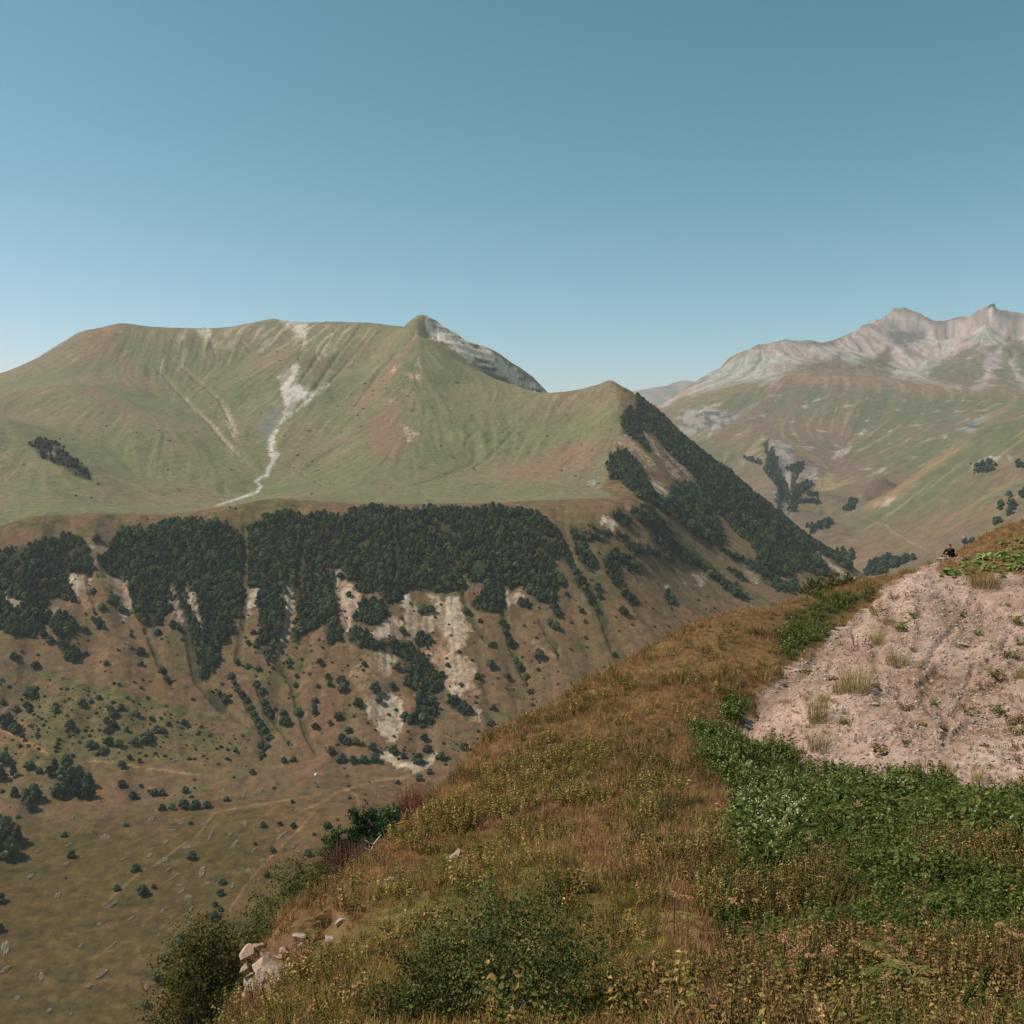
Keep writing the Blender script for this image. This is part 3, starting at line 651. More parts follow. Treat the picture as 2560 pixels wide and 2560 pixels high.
spurs_c = [[(2259, 774, 7950), (2248, 815, 7550), (2228, 860, 7150), (2212, 905, 6750), (2200, 935, 6300)], [(2478, 762, 7600), (2468, 815, 7200), (2452, 868, 6800), (2438, 915, 6350), (2425, 955, 5750)], [(1974, 851, 7000), (1962, 888, 6600), (1945, 922, 6200)], [(2419, 796, 7700), (2385, 850, 7200), (2360, 890, 6850), (2345, 925, 6400)], [(2105, 850, 7150), (2110, 890, 6700), (2100, 920, 6300)], [(2620, 800, 7400), (2570, 860, 6900), (2545, 920, 6300)]]
C_survey = []
for ln in spurs_c:
    C_survey += dens(ln[1:], 3)
for ln, n in ((sky_c, 2), (bench, 2), (bench_back, 1), (gorge, 2), (near_sp, 3)):
    C_survey += dens(ln, n)
C_survey += [(1767, 1030, 5300), (1850, 1020, 5250), (1950, 1040, 4950), (2050, 1080, 4600), (2100, 1120, 4350), (2080, 1180, 3950), (2050, 1230, 3650), (2150, 1050, 4700), (2250, 1040, 4650), (2350, 1040, 4500), (2450, 1035, 4300), (2220, 1130, 4100), (2300, 1110, 4000), (2150, 1200, 3650), (2060, 1290, 3250), (2120, 1290, 3100), (2200, 1200, 3500),
             (2100, 1250, 3350), (2285, 880, 7000), (2290, 925, 6550), (2310, 845, 7450), (2400, 905, 6700), (2415, 860, 7250), (2500, 850, 7150), (2505, 905, 6600), (2160, 875, 7000), (2150, 915, 6500), (2040, 900, 6550), (1880, 915, 6400),
             (2560, 1150, 2700), (2560, 1230, 2480), (2560, 1310, 2280), (2450, 1180, 2800), (2400, 1260, 2650), (2300, 1260, 2850), (2300, 1340, 2600), (2420, 1360, 2350), (2200, 1350, 2700), (2220, 1420, 2450), (2560, 1400, 2080), (2700, 1200, 2500), (2150, 1400, 2600),
             (1850, 1170, 4300), (1880, 1220, 3800), (1860, 1260, 3500)]
C_extra = []
P = np.array(sky_c); x, y, z = world_pt(P[:, 0], P[:, 1], P[:, 2])
C_extra += [(a * 1.1, b * 1.1, c - 260) for a, b, c in zip(x, y, z)]
P = np.array(near_sp[1:-1]); x, y, z = world_pt(P[:, 0], P[:, 1], P[:, 2])
C_extra += [(a * 1.12, b * 1.12, c - 55) for a, b, c in zip(x, y, z)]
C_extra += [(700, 2050, -380), (1000, 1900, -330), (1250, 1850, -300), (300, 2600, -300), (300, 4000, -150), (300, 6500, 200), (1500, 2000, -200), (3000, 9000, 700), (6000, 9000, 900), (1000, 9500, 200)]
HC = Height(C_survey, C_extra, c=0.003, smoothing=1e-6)
Cs = Sheet(HC, 0.06, 0.60, 560, [(1900, 2700, 50), (2700, 3600, 90), (3600, 5700, 150), (5700, 8100, 130), (8100, 9300, 10)])
n1 = fbm(Cs.X / 95, Cs.Y / 95, 203, 3); n2 = fbm(Cs.X / 36, Cs.Y / 36, 211, 3)
n3 = vnoise(Cs.X / 16, Cs.Y / 16, 213) + 0.6 * vnoise(Cs.X / 32, Cs.Y / 32, 214)
st3 = Cs.streak(n3 - n3.mean(), 420, 30); st3 /= st3.std()
sg = Cs.streak(n1, 900, 30); sg /= sg.std()
sf = Cs.streak(n2, 420, 24); sf /= sf.std()
stp = smooth(0.12, 0.45, Cs.slope)
hiC = smooth(5400, 6600, Cs.R)
Cs.Z += - hiC * 42 * (np.abs(fbm(Cs.X / 330, Cs.Y / 330, 237, 5, 0.55)) - 0.25) + stp * (sg * (2.5 + 2.0 * hiC) + sf * (1.5 + 2.0 * hiC) + st3 * (0.5 + 1.2 * hiC)) + fbm(Cs.X / 300, Cs.Y / 300, 231, 5) * (6 + 8 * hiC) + fbm(Cs.X / 40, Cs.Y / 40, 233, 3) * (1.0 + 3 * hiC)
Cs.project()
GG = [zz(8, [(500, 470, 9), (545, 600, 14), (600, 690, 14), (570, 780, 12), (600, 880, 9)]), zz(8, [(690, 600, 4), (640, 660, 6), (620, 720, 8)])]
gor = np.zeros(Cs.Z.shape)
for g_ in GG:
    gor = np.maximum(gor, line_mask(Cs.px, Cs.py, g_, 10, fbm(Cs.X / 40, Cs.Y / 40, 239, 3) * 7))
gor *= smooth(3000, 3300, Cs.R)
Cs.Z -= 38 * gor
Cs.project()
GORGE_ROCK = [zz(8, [(520, 470), (620, 470), (640, 520), (600, 640), (640, 720), (590, 700), (540, 600), (560, 520)]), zz(8, [(0, 280), (140, 280), (330, 300), (300, 360), (180, 400), (60, 420), (0, 400)]), zz(8, [(700, 490), (740, 500), (720, 530)]), zz(8, [(690, 640), (770, 590), (760, 650), (730, 690)]), zz(8, [(1540, 380), (1620, 360), (1700, 300), (1730, 330), (1640, 400)])]
CLIFFS = [zz(3, [(1280, 250), (1460, 250), (1470, 285), (1300, 320)]), zz(3, [(1700, 110), (1830, 130), (1932, 165), (1932, 210), (1830, 175), (1760, 140)])]
CSLIDE = [zz(8, [(525, 740), (550, 740), (580, 840), (600, 870), (570, 860)]), zz(8, [(610, 640), (640, 680), (640, 720), (600, 700)]), zz(8, [(850, 560), (880, 510), (970, 485), (940, 530), (870, 560)]), zz(8, [(1045, 660), (1090, 630), (1160, 600), (1130, 630)]), zz(8, [(985, 420), (1030, 395), (1055, 405), (1010, 425)]), zz(8, [(1145, 390), (1190, 395), (1180, 412)]), zz(8, [(1440, 430), (1510, 415), (1480, 440)]), zz(8, [(1120, 830), (1160, 780), (1220, 760), (1180, 820)]), zz(8, [(1620, 580), (1740, 540), (1800, 545), (1760, 580), (1660, 600)]), zz(8, [(1840, 545), (1900, 530), (1850, 560)]), zz(8, [(730, 660), (770, 600), (775, 640)]), zz(8, [(60, 300), (140, 260), (230, 240), (160, 290)]), zz(8, [(150, 440), (180, 375), (190, 380), (170, 430)]), zz(8, [(780, 430), (820, 425), (800, 450)])]
TALUS = [zz(3, [(350, 500), (500, 390), (640, 325), (800, 290), (1010, 320), (1050, 370), (900, 400), (780, 440), (700, 490), (560, 490), (400, 540), (250, 580), (170, 610)]),
         zz(3, [(1010, 320), (1100, 250), (1300, 145), (1350, 140), (1440, 175), (1520, 210), (1560, 280), (1480, 390), (1400, 440), (1300, 470), (1280, 330), (1100, 410), (1050, 380)]),
         zz(3, [(1520, 210), (1660, 180), (1780, 110), (1980, 170), (1980, 330), (1860, 280), (1750, 350), (1640, 320), (1500, 420), (1420, 480), (1330, 470), (1450, 380)]),
         zz(3, [(1745, 360), (1830, 310), (1820, 420), (1790, 440), (1750, 480), (1780, 515), (1680, 525), (1740, 480)]), zz(3, [(1860, 370), (1900, 440), (1960, 510), (1940, 520), (1880, 440)]),
         zz(3, [(1330, 470), (1420, 440), (1480, 490), (1620, 520), (1440, 480)])]
jc = fbm(Cs.X / 70, Cs.Y / 70, 251, 4) * 14
jf = fbm(Cs.X / 28, Cs.Y / 28, 261, 3) * 7
colC = np.zeros(Cs.Z.shape + (3,)) + lin(101, 101, 72)
nC = fbm(Cs.X / 420, Cs.Y / 420, 271, 4)
colC = mixc(colC, lin(120, 99, 79), smooth(-0.55, 0.40, nC + 0.16 * sg + 0.1 * st3 + 0.5 * smooth(3400, 2900, Cs.R)))
colC = mixc(colC, lin(152, 112, 86), 0.3 * line_mask(Cs.px, Cs.py, [(p[0], p[1] + 6) for p in bench], 16, jc * 0.8))
colC = mixc(colC, lin(160, 142, 100), 0.4 * smooth(0.5, 2.0, st3))
colC = mixc(colC, lin(178, 136, 104), 0.55 * area_mask(Cs.px, Cs.py, [zz(8, [(1040, 830), (1300, 640), (1500, 480), (1750, 330), (1900, 200), (1880, 250), (1700, 390), (1520, 540), (1330, 700), (1180, 810)])], 12, jc) * (0.4 + 0.6 * smooth(-0.5, 0.8, sf)))
colC = mixc(colC, lin(136, 104, 78), 0.5 * smooth(2950, 2750, Cs.R) * smooth(-0.2, 0.6, fbm(Cs.X / 160, Cs.Y / 160, 281, 4) + 0.2 * sg))
m_t = area_mask(Cs.px, Cs.py, TALUS, 10, jc)
tal = mixc(np.zeros(colC.shape) + lin(176, 154, 144), lin(160, 158, 142), smooth(-0.2, 0.5, fbm(Cs.X / 260, Cs.Y / 260, 291, 3)))
tal = mixc(tal, lin(194, 180, 168), 0.4 * smooth(0.3, 1.9, st3 * 0.8 + fbm(Cs.X / 120, Cs.Y / 120, 293, 3)))
tal = mixc(tal, lin(136, 118, 112), 0.45 * smooth(0.4, 1.9, -st3 * 0.5 - 0.4 * sf + 1.1 * fbm(Cs.X / 150, Cs.Y / 150, 295, 3)))
colC = mixc(colC, tal, m_t * (0.6 + 0.4 * smooth(-1.2, 0.8, st3 + 0.5 * sf)))
colC = mixc(colC, lin(104, 98, 96), 0.8 * area_mask(Cs.px, Cs.py, CLIFFS, 5, jf))
rkC = mixc(np.zeros(colC.shape) + lin(150, 138, 128), lin(86, 88, 88), smooth(-0.2, 0.4, fbm(Cs.X / 30, Cs.Y / 120, 301, 4)))
colC = mixc(colC, rkC, 0.85 * area_mask(Cs.px, Cs.py, GORGE_ROCK, 8, jf))
edge = np.clip(4 * gor * (1 - gor), 0, 1)
colC = mixc(colC, rkC * 0.9, 0.8 * edge)
colC = mixc(colC, lin(64, 74, 58), 0.7 * smooth(0.6, 1.0, gor))
colC = mixc(colC, lin(204, 190, 172), 0.6 * area_mask(Cs.px, Cs.py, CSLIDE, 3, jf * 0.8) * smooth(-0.6, 0.5, fbm(Cs.X / 14, Cs.Y / 14, 305, 3)))
for pth in (zz(8, [(1040, 880), (1080, 905), (1160, 930), (1190, 965), (1270, 1010), (1400, 1075)]),):
    colC = mixc(colC, lin(176, 150, 122), 0.5 * line_mask(Cs.px, Cs.py, pth, 1.3, jf * 0.2))
pk = smooth(0.45, 0.75, fbm(Cs.X / 60, Cs.Y / 60, 311, 3)) * smooth(3300, 3800, Cs.R)
colC = mixc(colC, lin(190, 172, 152), 0.5 * pk)
colC *= 0.92
colC *= (1 + 0.16 * np.clip(fbm(Cs.X / 11, Cs.Y / 11, 321, 2) + fbm(Cs.X / 30, Cs.Y / 30, 323, 3), -1, 1))[..., None]
M_dist = ground_mat('distant_slope', [0.03, 0.10], 4.0, var=0.15)
dist = struct(Cs.mesh('distant_mountains', colC, M_dist), 'pinkish rocky peaks above a grassy bench up the valley')

# ================================================================ STRUCTURE: farthest ridge
HD = Height(dens([(1300, 1010, 14000), (1560, 985, 14000), (1620, 975, 14000), (1660, 968, 14000), (1690, 958, 14000), (1715, 956, 14000), (1760, 962, 14000), (1850, 975, 14000), (2100, 990, 14000)], 3) +
            [(1300, 1090, 11000), (1700, 1080, 11000), (2100, 1090, 11000)], [(0, 16500, 600), (3000, 16500, 600), (6000, 16000, 500)], c=0.004)
D = Sheet(HD, 0.0, 0.34, 200, [(10500, 16000, 110)])
D.Z += fbm(D.X / 500, D.Y / 500, 401, 5) * 38 + fbm(D.X / 120, D.Y / 120, 411, 3) * 8
colD = mixc(np.zeros(D.Z.shape + (3,)) + lin(150, 132, 118), lin(118, 116, 96), smooth(-0.2, 0.3, fbm(D.X / 400, D.Y / 900, 421, 4)))
struct(D.mesh('far_ridge', colD, M_dist), 'faint far ridge in the notch of the valley')

# ================================================================ the air
def build_haze():
    x0, x1, y0, y1, z0, z1 = -7000, 9000, -300, 17500, ZLOW - 1.5, 1500
    bm = bmesh.new()
    bmesh.ops.create_cube(bm, size=1.0)
    for v in bm.verts:
        v.co = Vector((x0 if v.co.x < 0 else x1, y0 if v.co.y < 0 else y1, z0 if v.co.z < 0 else z1))
    me = bpy.data.meshes.new('haze'); bm.to_mesh(me); bm.free()
    m = bpy.data.materials.new('haze_air'); m.use_nodes = True
    nt = m.node_tree; nt.nodes.clear()
    pv = nt.nodes.new('ShaderNodeVolumePrincipled')
    pv.inputs['Color'].default_value = (0.88, 0.93, 0.95, 1)
    pv.inputs['Density'].default_value = 4.5e-5
    pv.inputs['Anisotropy'].default_value = 0.2
    out = nt.nodes.new('ShaderNodeOutputMaterial')
    nt.links.new(pv.outputs['Volume'], out.inputs['Volume'])
    me.materials.append(m)
    o = bpy.data.objects.new('haze', me); COL.objects.link(o)
    o['kind'] = 'stuff'; o['label'] = 'thin pale summer haze filling the valley air'; o['category'] = 'haze'


ZLOW = float(min(B.Z.min(), Cs.Z.min(), D.Z.min()))
build_haze()

# ================================================================ PLANTS: shared builders
def tint_mesh(name, V, F, Cc, mat):
    me = bpy.data.meshes.new(name)
    me.from_pydata([tuple(v) for v in V], [], [tuple(f) for f in F])
    a = me.color_attributes.new('tint', 'FLOAT_COLOR', 'POINT')
    c4 = np.concatenate([np.asarray(Cc, float), np.ones((len(V), 1))], 1).astype(np.float32)
    a.data.foreach_set('color', c4.ravel())
    me.materials.append(mat)
    me.update()
    return me


def leaf_mat(name, var=0.3, hue=0.04, trans=0.25, rough=0.6, grain=0.0):
    """own leaf colours, varied plant by plant; some light comes through the leaves"""
    m, nt, b = new_mat(name)
    N, L = nt.nodes, nt.links
    at = N.new('ShaderNodeAttribute'); at.attribute_name = 'tint'
    oi = N.new('ShaderNodeObjectInfo')
    hs = N.new('ShaderNodeHueSaturation')
    r1 = N.new('ShaderNodeMapRange'); r1.inputs['To Min'].default_value = 1 - var; r1.inputs['To Max'].default_value = 1 + var
    r2 = N.new('ShaderNodeMapRange'); r2.inputs['To Min'].default_value = 0.5 - hue; r2.inputs['To Max'].default_value = 0.5 + hue
    ml = N.new('ShaderNodeMath'); ml.operation = 'MULTIPLY'; ml.inputs[1].default_value = 7.31
    fr = N.new('ShaderNodeMath'); fr.operation = 'FRACT'
    L.new(oi.outputs['Random'], r1.inputs['Value']); L.new(oi.outputs['Random'], ml.inputs[0]); L.new(ml.outputs[0], fr.inputs[0]); L.new(fr.outputs[0], r2.inputs['Value'])
    L.new(r1.outputs['Result'], hs.inputs['Value']); L.new(r2.outputs['Result'], hs.inputs['Hue'])
    L.new(at.outputs['Color'], hs.inputs['Color'])
    L.new(hs.outputs['Color'], b.inputs['Base Color'])
    b.inputs['Roughness'].default_value = rough
    b.inputs['Specular IOR Level'].default_value = 0.06
    if trans > 0:
        t = N.new('ShaderNodeBsdfTranslucent'); L.new(hs.outputs['Color'], t.inputs['Color'])
        mx = N.new('ShaderNodeMixShader'); mx.inputs['Fac'].default_value = trans
        L.new(b.outputs['BSDF'], mx.inputs[1]); L.new(t.outputs['BSDF'], mx.inputs[2])
        L.new(mx.outputs['Shader'], N['Material Output'].inputs['Surface'])
    return m


def simple_mat(name, c1, c2, scale, bump=0.02, rough=0.9, detail=6):
    m, nt, b = new_mat(name)
    N, L = nt.nodes, nt.links
    tc = N.new('ShaderNodeTexCoord')
    n = N.new('ShaderNodeTexNoise'); n.inputs['Scale'].default_value = scale; n.inputs['Detail'].default_value = detail; n.inputs['Roughness'].default_value = 0.65
    L.new(tc.outputs['Object'], n.inputs['Vector'])
    cr = N.new('ShaderNodeValToRGB'); cr.color_ramp.elements[0].position = 0.32; cr.color_ramp.elements[1].position = 0.68
    cr.color_ramp.elements[0].color = (*c1, 1); cr.color_ramp.elements[1].color = (*c2, 1)
    L.new(n.outputs['Fac'], cr.inputs['Fac']); L.new(cr.outputs['Color'], b.inputs['Base Color'])
    bp = N.new('ShaderNodeBump'); bp.inputs['Strength'].default_value = 0.7; bp.inputs['Distance'].default_value = bump
    L.new(n.outputs['Fac'], bp.inputs['Height']); L.new(bp.outputs['Normal'], b.inputs['Normal'])
    b.inputs['Roughness'].default_value = rough; b.inputs['Specular IOR Level'].default_value = 0.15
    return m


_gn = {}


def scatter(name, pts, rot, scale, index, meshes, label, category, kind='stuff', mat=None):
    """many alike plants or stones that nobody could count: one object, instanced"""
    src = bpy.data.collections.new(name + '_kinds')
    for i, me in enumerate(meshes):
        so = bpy.data.objects.new('%s_kind_%02d' % (name, i), me)
        src.objects.link(so)
    me = bpy.data.meshes.new(name)
    n = len(pts)
    me.vertices.add(n); me.vertices.foreach_set('co', np.asarray(pts, np.float32).ravel())
    a = me.attributes.new('s_rot', 'FLOAT_VECTOR', 'POINT'); a.data.foreach_set('vector', np.asarray(rot, np.float32).ravel())
    sc3 = np.asarray(scale, np.float32)
    if sc3.ndim == 1:
        sc3 = np.repeat(sc3[:, None], 3, 1)
    a = me.attributes.new('s_scale', 'FLOAT_VECTOR', 'POINT'); a.data.foreach_set('vector', np.ascontiguousarray(sc3).ravel())
    a = me.attributes.new('s_index', 'INT', 'POINT'); a.data.foreach_set('value', np.asarray(index, np.int32))
    ob = bpy.data.objects.new(name, me); COL.objects.link(ob)
    g = bpy.data.node_groups.new(name + '_scatter', 'GeometryNodeTree')
    g.interface.new_socket('Geometry', in_out='INPUT', socket_type='NodeSocketGeometry')
    g.interface.new_socket('Geometry', in_out='OUTPUT', socket_type='NodeSocketGeometry')
    N, L = g.nodes, g.links
    gi = N.new('NodeGroupInput'); go = N.new('NodeGroupOutput')
    ci = N.new('GeometryNodeCollectionInfo'); ci.inputs['Collection'].default_value = src
    ci.inputs['Separate Children'].default_value = True; ci.inputs['Reset Children'].default_value = True
    ip = N.new('GeometryNodeInstanceOnPoints'); ip.inputs['Pick Instance'].default_value = True

    def attr(nm, dt):
        na = N.new('GeometryNodeInputNamedAttribute'); na.data_type = dt; na.inputs['Name'].default_value = nm
        return na.outputs['Attribute']
    L.new(gi.outputs[0], ip.inputs['Points']); L.new(ci.outputs[0], ip.inputs['Instance'])
    L.new(attr('s_index', 'INT'), ip.inputs['Instance Index'])
    er = N.new('FunctionNodeEulerToRotation'); L.new(attr('s_rot', 'FLOAT_VECTOR'), er.inputs[0]); L.new(er.outputs[0], ip.inputs['Rotation'])
    L.new(attr('s_scale', 'FLOAT_VECTOR'), ip.inputs['Scale'])
    L.new(ip.outputs[0], go.inputs[0])
    md = ob.modifiers.new('scatter', 'NODES'); md.node_group = g
    ob['kind'] = kind; ob['label'] = label; ob['category'] = category
    return ob


def thing(name, label, cat, loc=(0, 0, 0), rotz=0.0, group=None, mesh=None):
    o = bpy.data.objects.new(name, mesh); COL.objects.link(o)
    o.location = loc; o.rotation_euler = (0, 0, rotz)
    o['label'] = label; o['category'] = cat
    if group:
        o['group'] = group
    return o


def part(name, mesh, parent, label=None):
    o = bpy.data.objects.new(name, mesh); COL.objects.link(o); o.parent = parent
    if label:
        o['label'] = label
    return o


def ico(sub):
    bm = bmesh.new(); bmesh.ops.create_icosphere(bm, subdivisions=sub, radius=1.0)
    V = np.array([v.co[:] for v in bm.verts]); F = [tuple(v.index for v in f.verts) for f in bm.faces]
    bm.free()
    return V, F


ICO1, ICO2, ICO3 = ico(1), ico(2), ico(3)


def rdir(rng, n):
    v = rng.normal(size=(n, 3)); return v / np.linalg.norm(v, axis=1, keepdims=True)


def add_leaves(V, F, Cc, P, Nrm, size, rng, col, colvar=0.25, lean=0.6, shape='diamond', aspect=0.55):
    """flat leaf-sized faces at points P, roughly facing Nrm; bent along the midrib for big ones"""
    n = len(P)
    d = Nrm + rng.normal(size=(n, 3)) * lean
    d /= np.linalg.norm(d, axis=1, keepdims=True)
    t = np.cross(d, rdir(rng, n)); t /= np.linalg.norm(t, axis=1, keepdims=True) + 1e-9
    b = np.cross(d, t)
    s = size * (0.6 + 0.8 * rng.random(n))[:, None]
    base = len(V)
    a0 = P - t * s * 0.5; a1 = P + b * s * aspect * 0.5 + d * s * 0.06; a2 = P + t * s * 0.5 - d * s * 0.12; a3 = P - b * s * aspect * 0.5 + d * s * 0.06
    Q = np.stack([a0, a1, a2, a3], 1).reshape(-1, 3)
    c = np.asarray(col) if np.ndim(col) > 1 else np.repeat(np.asarray(col)[None], n, 0)
    c = c * (1 - colvar + 2 * colvar * rng.random((n, 1)))
    V.extend(Q); F.extend([(base + 4 * i, base + 4 * i + 1, base + 4 * i + 2, base + 4 * i + 3) for i in range(n)])
    Cc.extend(np.repeat(c, 4, 0))


def tube(V, F, Cc, pts, radii, col, sides=6):
    pts = [np.asarray(p, float) for p in pts]
    base = len(V)
    for i, p in enumerate(pts):
        d = pts[min(i + 1, len(pts) - 1)] - pts[max(i - 1, 0)]
        d /= np.linalg.norm(d) + 1e-9
        a = np.cross(d, [0.31, 0.87, 0.13]); a /= np.linalg.norm(a) + 1e-9; b = np.cross(d, a)
        for k in range(sides):
            t = 2 * math.pi * k / sides
            V.append(p + (a * math.cos(t) + b * math.sin(t)) * radii[i]); Cc.append(col)
    for i in range(len(pts) - 1):
        for k in range(sides):
            k2 = (k + 1) % sides
            F.append((base + i * sides + k, base + i * sides + k2, base + (i + 1) * sides + k2, base + (i + 1) * sides + k))
    top = base + (len(pts) - 1) * sides
    F.append(tuple(top + k for k in range(sides)))


M_forest = leaf_mat('broadleaf_foliage', var=0.45, hue=0.03, trans=0.12)
M_bark = simple_mat('bark', lin(92, 80, 68), lin(124, 112, 98), 6, 0.02)


def far_tree(seed, h=1.0, w=0.8, conic=0.0, nl=260, col=(0.052, 0.076, 0.038)):
    """crown of a tree seen from across the valley, unit height: lumpy core, leafy fringe, short stem"""
    rng = np.random.default_rng(seed)
    V, F, Cc = [], [], []
    tube(V, F, Cc, [(0, 0, -0.12), (0, 0, 0.25)], [0.035, 0.025], (0.10, 0.085, 0.07), 5)
    lobes = []
    nlob = 9
    for i in range(nlob):
        t = (i + 0.5) / nlob
        zc = 0.24 + 0.60 * t
        rr = (1 - t * 0.62 - conic * 0.3 * t) * w * 0.30
        ang = i * 2.4 + rng.random()
        lobes.append((np.array([math.cos(ang) * rr, math.sin(ang) * rr, zc]), w * (0.27 - 0.10 * t) * (0.85 + 0.3 * rng.random())))
    for c, r in lobes:
        v = ICO1[0] * (1 + 0.18 * rng.normal(size=(len(ICO1[0]), 1))) * r * np.array([1, 1, 0.9]) + c
        base = len(V); V.extend(v); F.extend([tuple(base + k for k in f) for f in ICO1[1]])
        Cc.extend([np.array(col) * 0.85] * len(v))
    per = nl // nlob
    for c, r in lobes:
        d = rdir(rng, per); d[:, 2] = np.abs(d[:, 2]) * 0.9 - 0.15
        add_leaves(V, F, Cc, c + d * r * (0.95 + 0.25 * rng.random((per, 1))), d, 0.085, rng, np.array(col) * 1.15, 0.4, 0.7, aspect=0.9)
    return tint_mesh('tree_crown', V, F, Cc, M_forest)


FAR = [far_tree(i, w=0.66 + 0.13 * (i % 4), conic=(i % 3) * 0.5, col=[(0.046, 0.072, 0.034), (0.064, 0.090, 0.038), (0.036, 0.058, 0.032), (0.094, 0.106, 0.042)][(i * 5 + i // 4) % 4]) for i in range(12)]
FAR_LITE = [far_tree(20 + i, w=0.8, nl=90) for i in range(4)]
SHRUB = [far_tree(40 + i, w=1.25, nl=170, col=[(0.048, 0.070, 0.034), (0.060, 0.078, 0.036)][i % 2]) for i in range(4)]

# ================================================================ STUFF: the woods on the far slope
def jgrid(x0, x1, y0, y1, step, rng):
    gx, gy = np.meshgrid(np.arange(x0, x1, step), np.arange(y0, y1, step))
    gx = gx.ravel() + rng.uniform(-0.45, 0.45, gx.size) * step; gy = gy.ravel() + rng.uniform(-0.45, 0.45, gy.size) * step
    return gx, gy


def wood(name, sheet, polys, box, step, size, label, keep=None, jit=5, gap=0.5, meshes=FAR):
    rng = np.random.default_rng(len(name))
    x, y = jgrid(*box, step, rng)
    z = sheet.at(x, y)
    px, py = to_img(x, y, z)
    j = fbm(x / 6, y / 6, 61, 3) * jit
    m = area_mask(px, py, polys, 3, j) > 0.5
    m &= fbm(x / 17, y / 17, 67, 3) < gap
    if keep is not None:
        m &= keep(x, y, z)
    x, y, z = x[m], y[m], z[m]
    n = len(x)
    s = size * (0.45 + 0.95 * rng.random(n)) * (1 + 0.25 * fbm(x / 40, y / 40, 69, 2))
    rot = np.zeros((n, 3)); rot[:, 2] = rng.random(n) * 6.28; rot[:, :2] = rng.normal(size=(n, 2)) * 0.06
    wdt = s * rng.uniform(0.85, 1.35, n)
    sc = np.stack([wdt * rng.uniform(0.9, 1.1, n), wdt, s], 1)
    print(name, n)
    return scatter(name, np.stack([x, y, z - 0.2], 1), rot, sc, rng.integers(0, len(meshes), n), meshes, label, 'wood')


LEFT_F = FOREST[:26]; CRAG_F = FOREST[26:27]; RIGHT_F = FOREST[27:]


def grid_val(sheet, arr, x, y):
    u = np.arctan2(x, y); v = np.log(np.hypot(x, y))
    ia = np.clip(((u - sheet.us[0]) / (sheet.us[1] - sheet.us[0])).round().astype(int), 0, len(sheet.us) - 1)
    ib = np.clip(np.interp(v, sheet.vs, np.arange(len(sheet.vs))).round().astype(int), 0, len(sheet.vs) - 1)
    return arr[ib, ia]


far_ok = lambda x, y, z: (y > 1085) & (grid_val(B, m_open, x, y) < 0.45)

wood('slope_forest', B, LEFT_F, (-800, 420, 1085, 1640), 4.7, 7.8, 'dense dark green broadleaf wood hanging below the plateau rim', far_ok, 5, 0.42)
wood('crag_scrub', B, CRAG_F, (-1050, -700, 1700, 2250), 7.5, 6.5, 'dark scrub around grey rocks on the left mountain flank', None, 9, 0.0)
wood('spur_forest', B, RIGHT_F, (60, 900, 1350, 2420), 5.6, 8.2, 'dark wood covering the steep right flank of the pointed spur', far_ok, 5, 0.40)
GORGE_TREES = [zz(8, [(520, 500), (555, 540), (545, 600), (600, 690), (600, 720), (620, 780), (600, 800), (570, 740), (500, 660), (470, 620), (490, 560)]), zz(8, [(600, 620), (660, 590), (700, 580), (690, 610), (640, 640)]), zz(8, [(650, 720), (720, 680), (740, 710), (690, 750), (660, 780), (640, 800), (620, 820), (630, 760)]), zz(8, [(350, 545), (460, 575), (450, 590), (360, 560)]),
               zz(8, [(660, 790), (780, 790), (780, 810), (660, 805)]), zz(8, [(720, 755), (775, 755), (775, 770), (720, 770)]), zz(8, [(920, 830), (960, 795), (990, 800), (980, 840), (930, 850)]), zz(8, [(700, 940), (760, 925), (840, 900), (860, 925), (800, 955), (740, 975)]), zz(8, [(600, 800), (660, 810), (640, 860), (600, 850)]),
               zz(8, [(1030, 1190), (1100, 1120), (1180, 1125), (1310, 1110), (1300, 1130), (1180, 1180), (1100, 1215), (1030, 1215)]), zz(8, [(1640, 620), (1720, 565), (1790, 590), (1760, 620), (1720, 640), (1650, 640)]), zz(8, [(1610, 590), (1640, 580), (1640, 600)]), zz(8, [(1880, 590), (1932, 575), (1960, 620), (1900, 610)]), zz(8, [(1780, 800), (1810, 790), (1810, 850), (1785, 850)]), zz(8, [(1840, 760), (1870, 770), (1865, 850), (1850, 840)]), zz(8, [(1825, 860), (1860, 855), (1850, 890), (1825, 885)]), zz(8, [(1750, 920), (1780, 905), (1800, 920), (1760, 945)]), zz(8, [(1905, 740), (1940, 735), (1950, 770), (1910, 770)]), zz(8, [(860, 1090), (900, 1075), (990, 1090), (980, 1130), (900, 1110)])]
wood('gorge_woods', Cs, GORGE_TREES, (350, 1900, 1950, 4800), 10.5, 15, 'small dark woods along the gorge and on the grassy slopes up the valley', None, 3, 0.6, FAR_LITE)

# ================================================================ THINGS: separate bushes and trees across the valley
ORD = ['first', 'second', 'third', 'fourth', 'fifth', 'sixth', 'seventh', 'eighth', 'ninth', 'tenth', 'eleventh', 'twelfth']
ORD += ['%d%s' % (k, {1: 'st', 2: 'nd', 3: 'rd'}.get(k % 10 if k > 20 else 0, 'th')) for k in range(13, 80)]


def zw(k, pts):
    sc = zoneZ(k)[2]
    return [(x, y, w / sc) for (x, y, w) in zz(k, pts)]


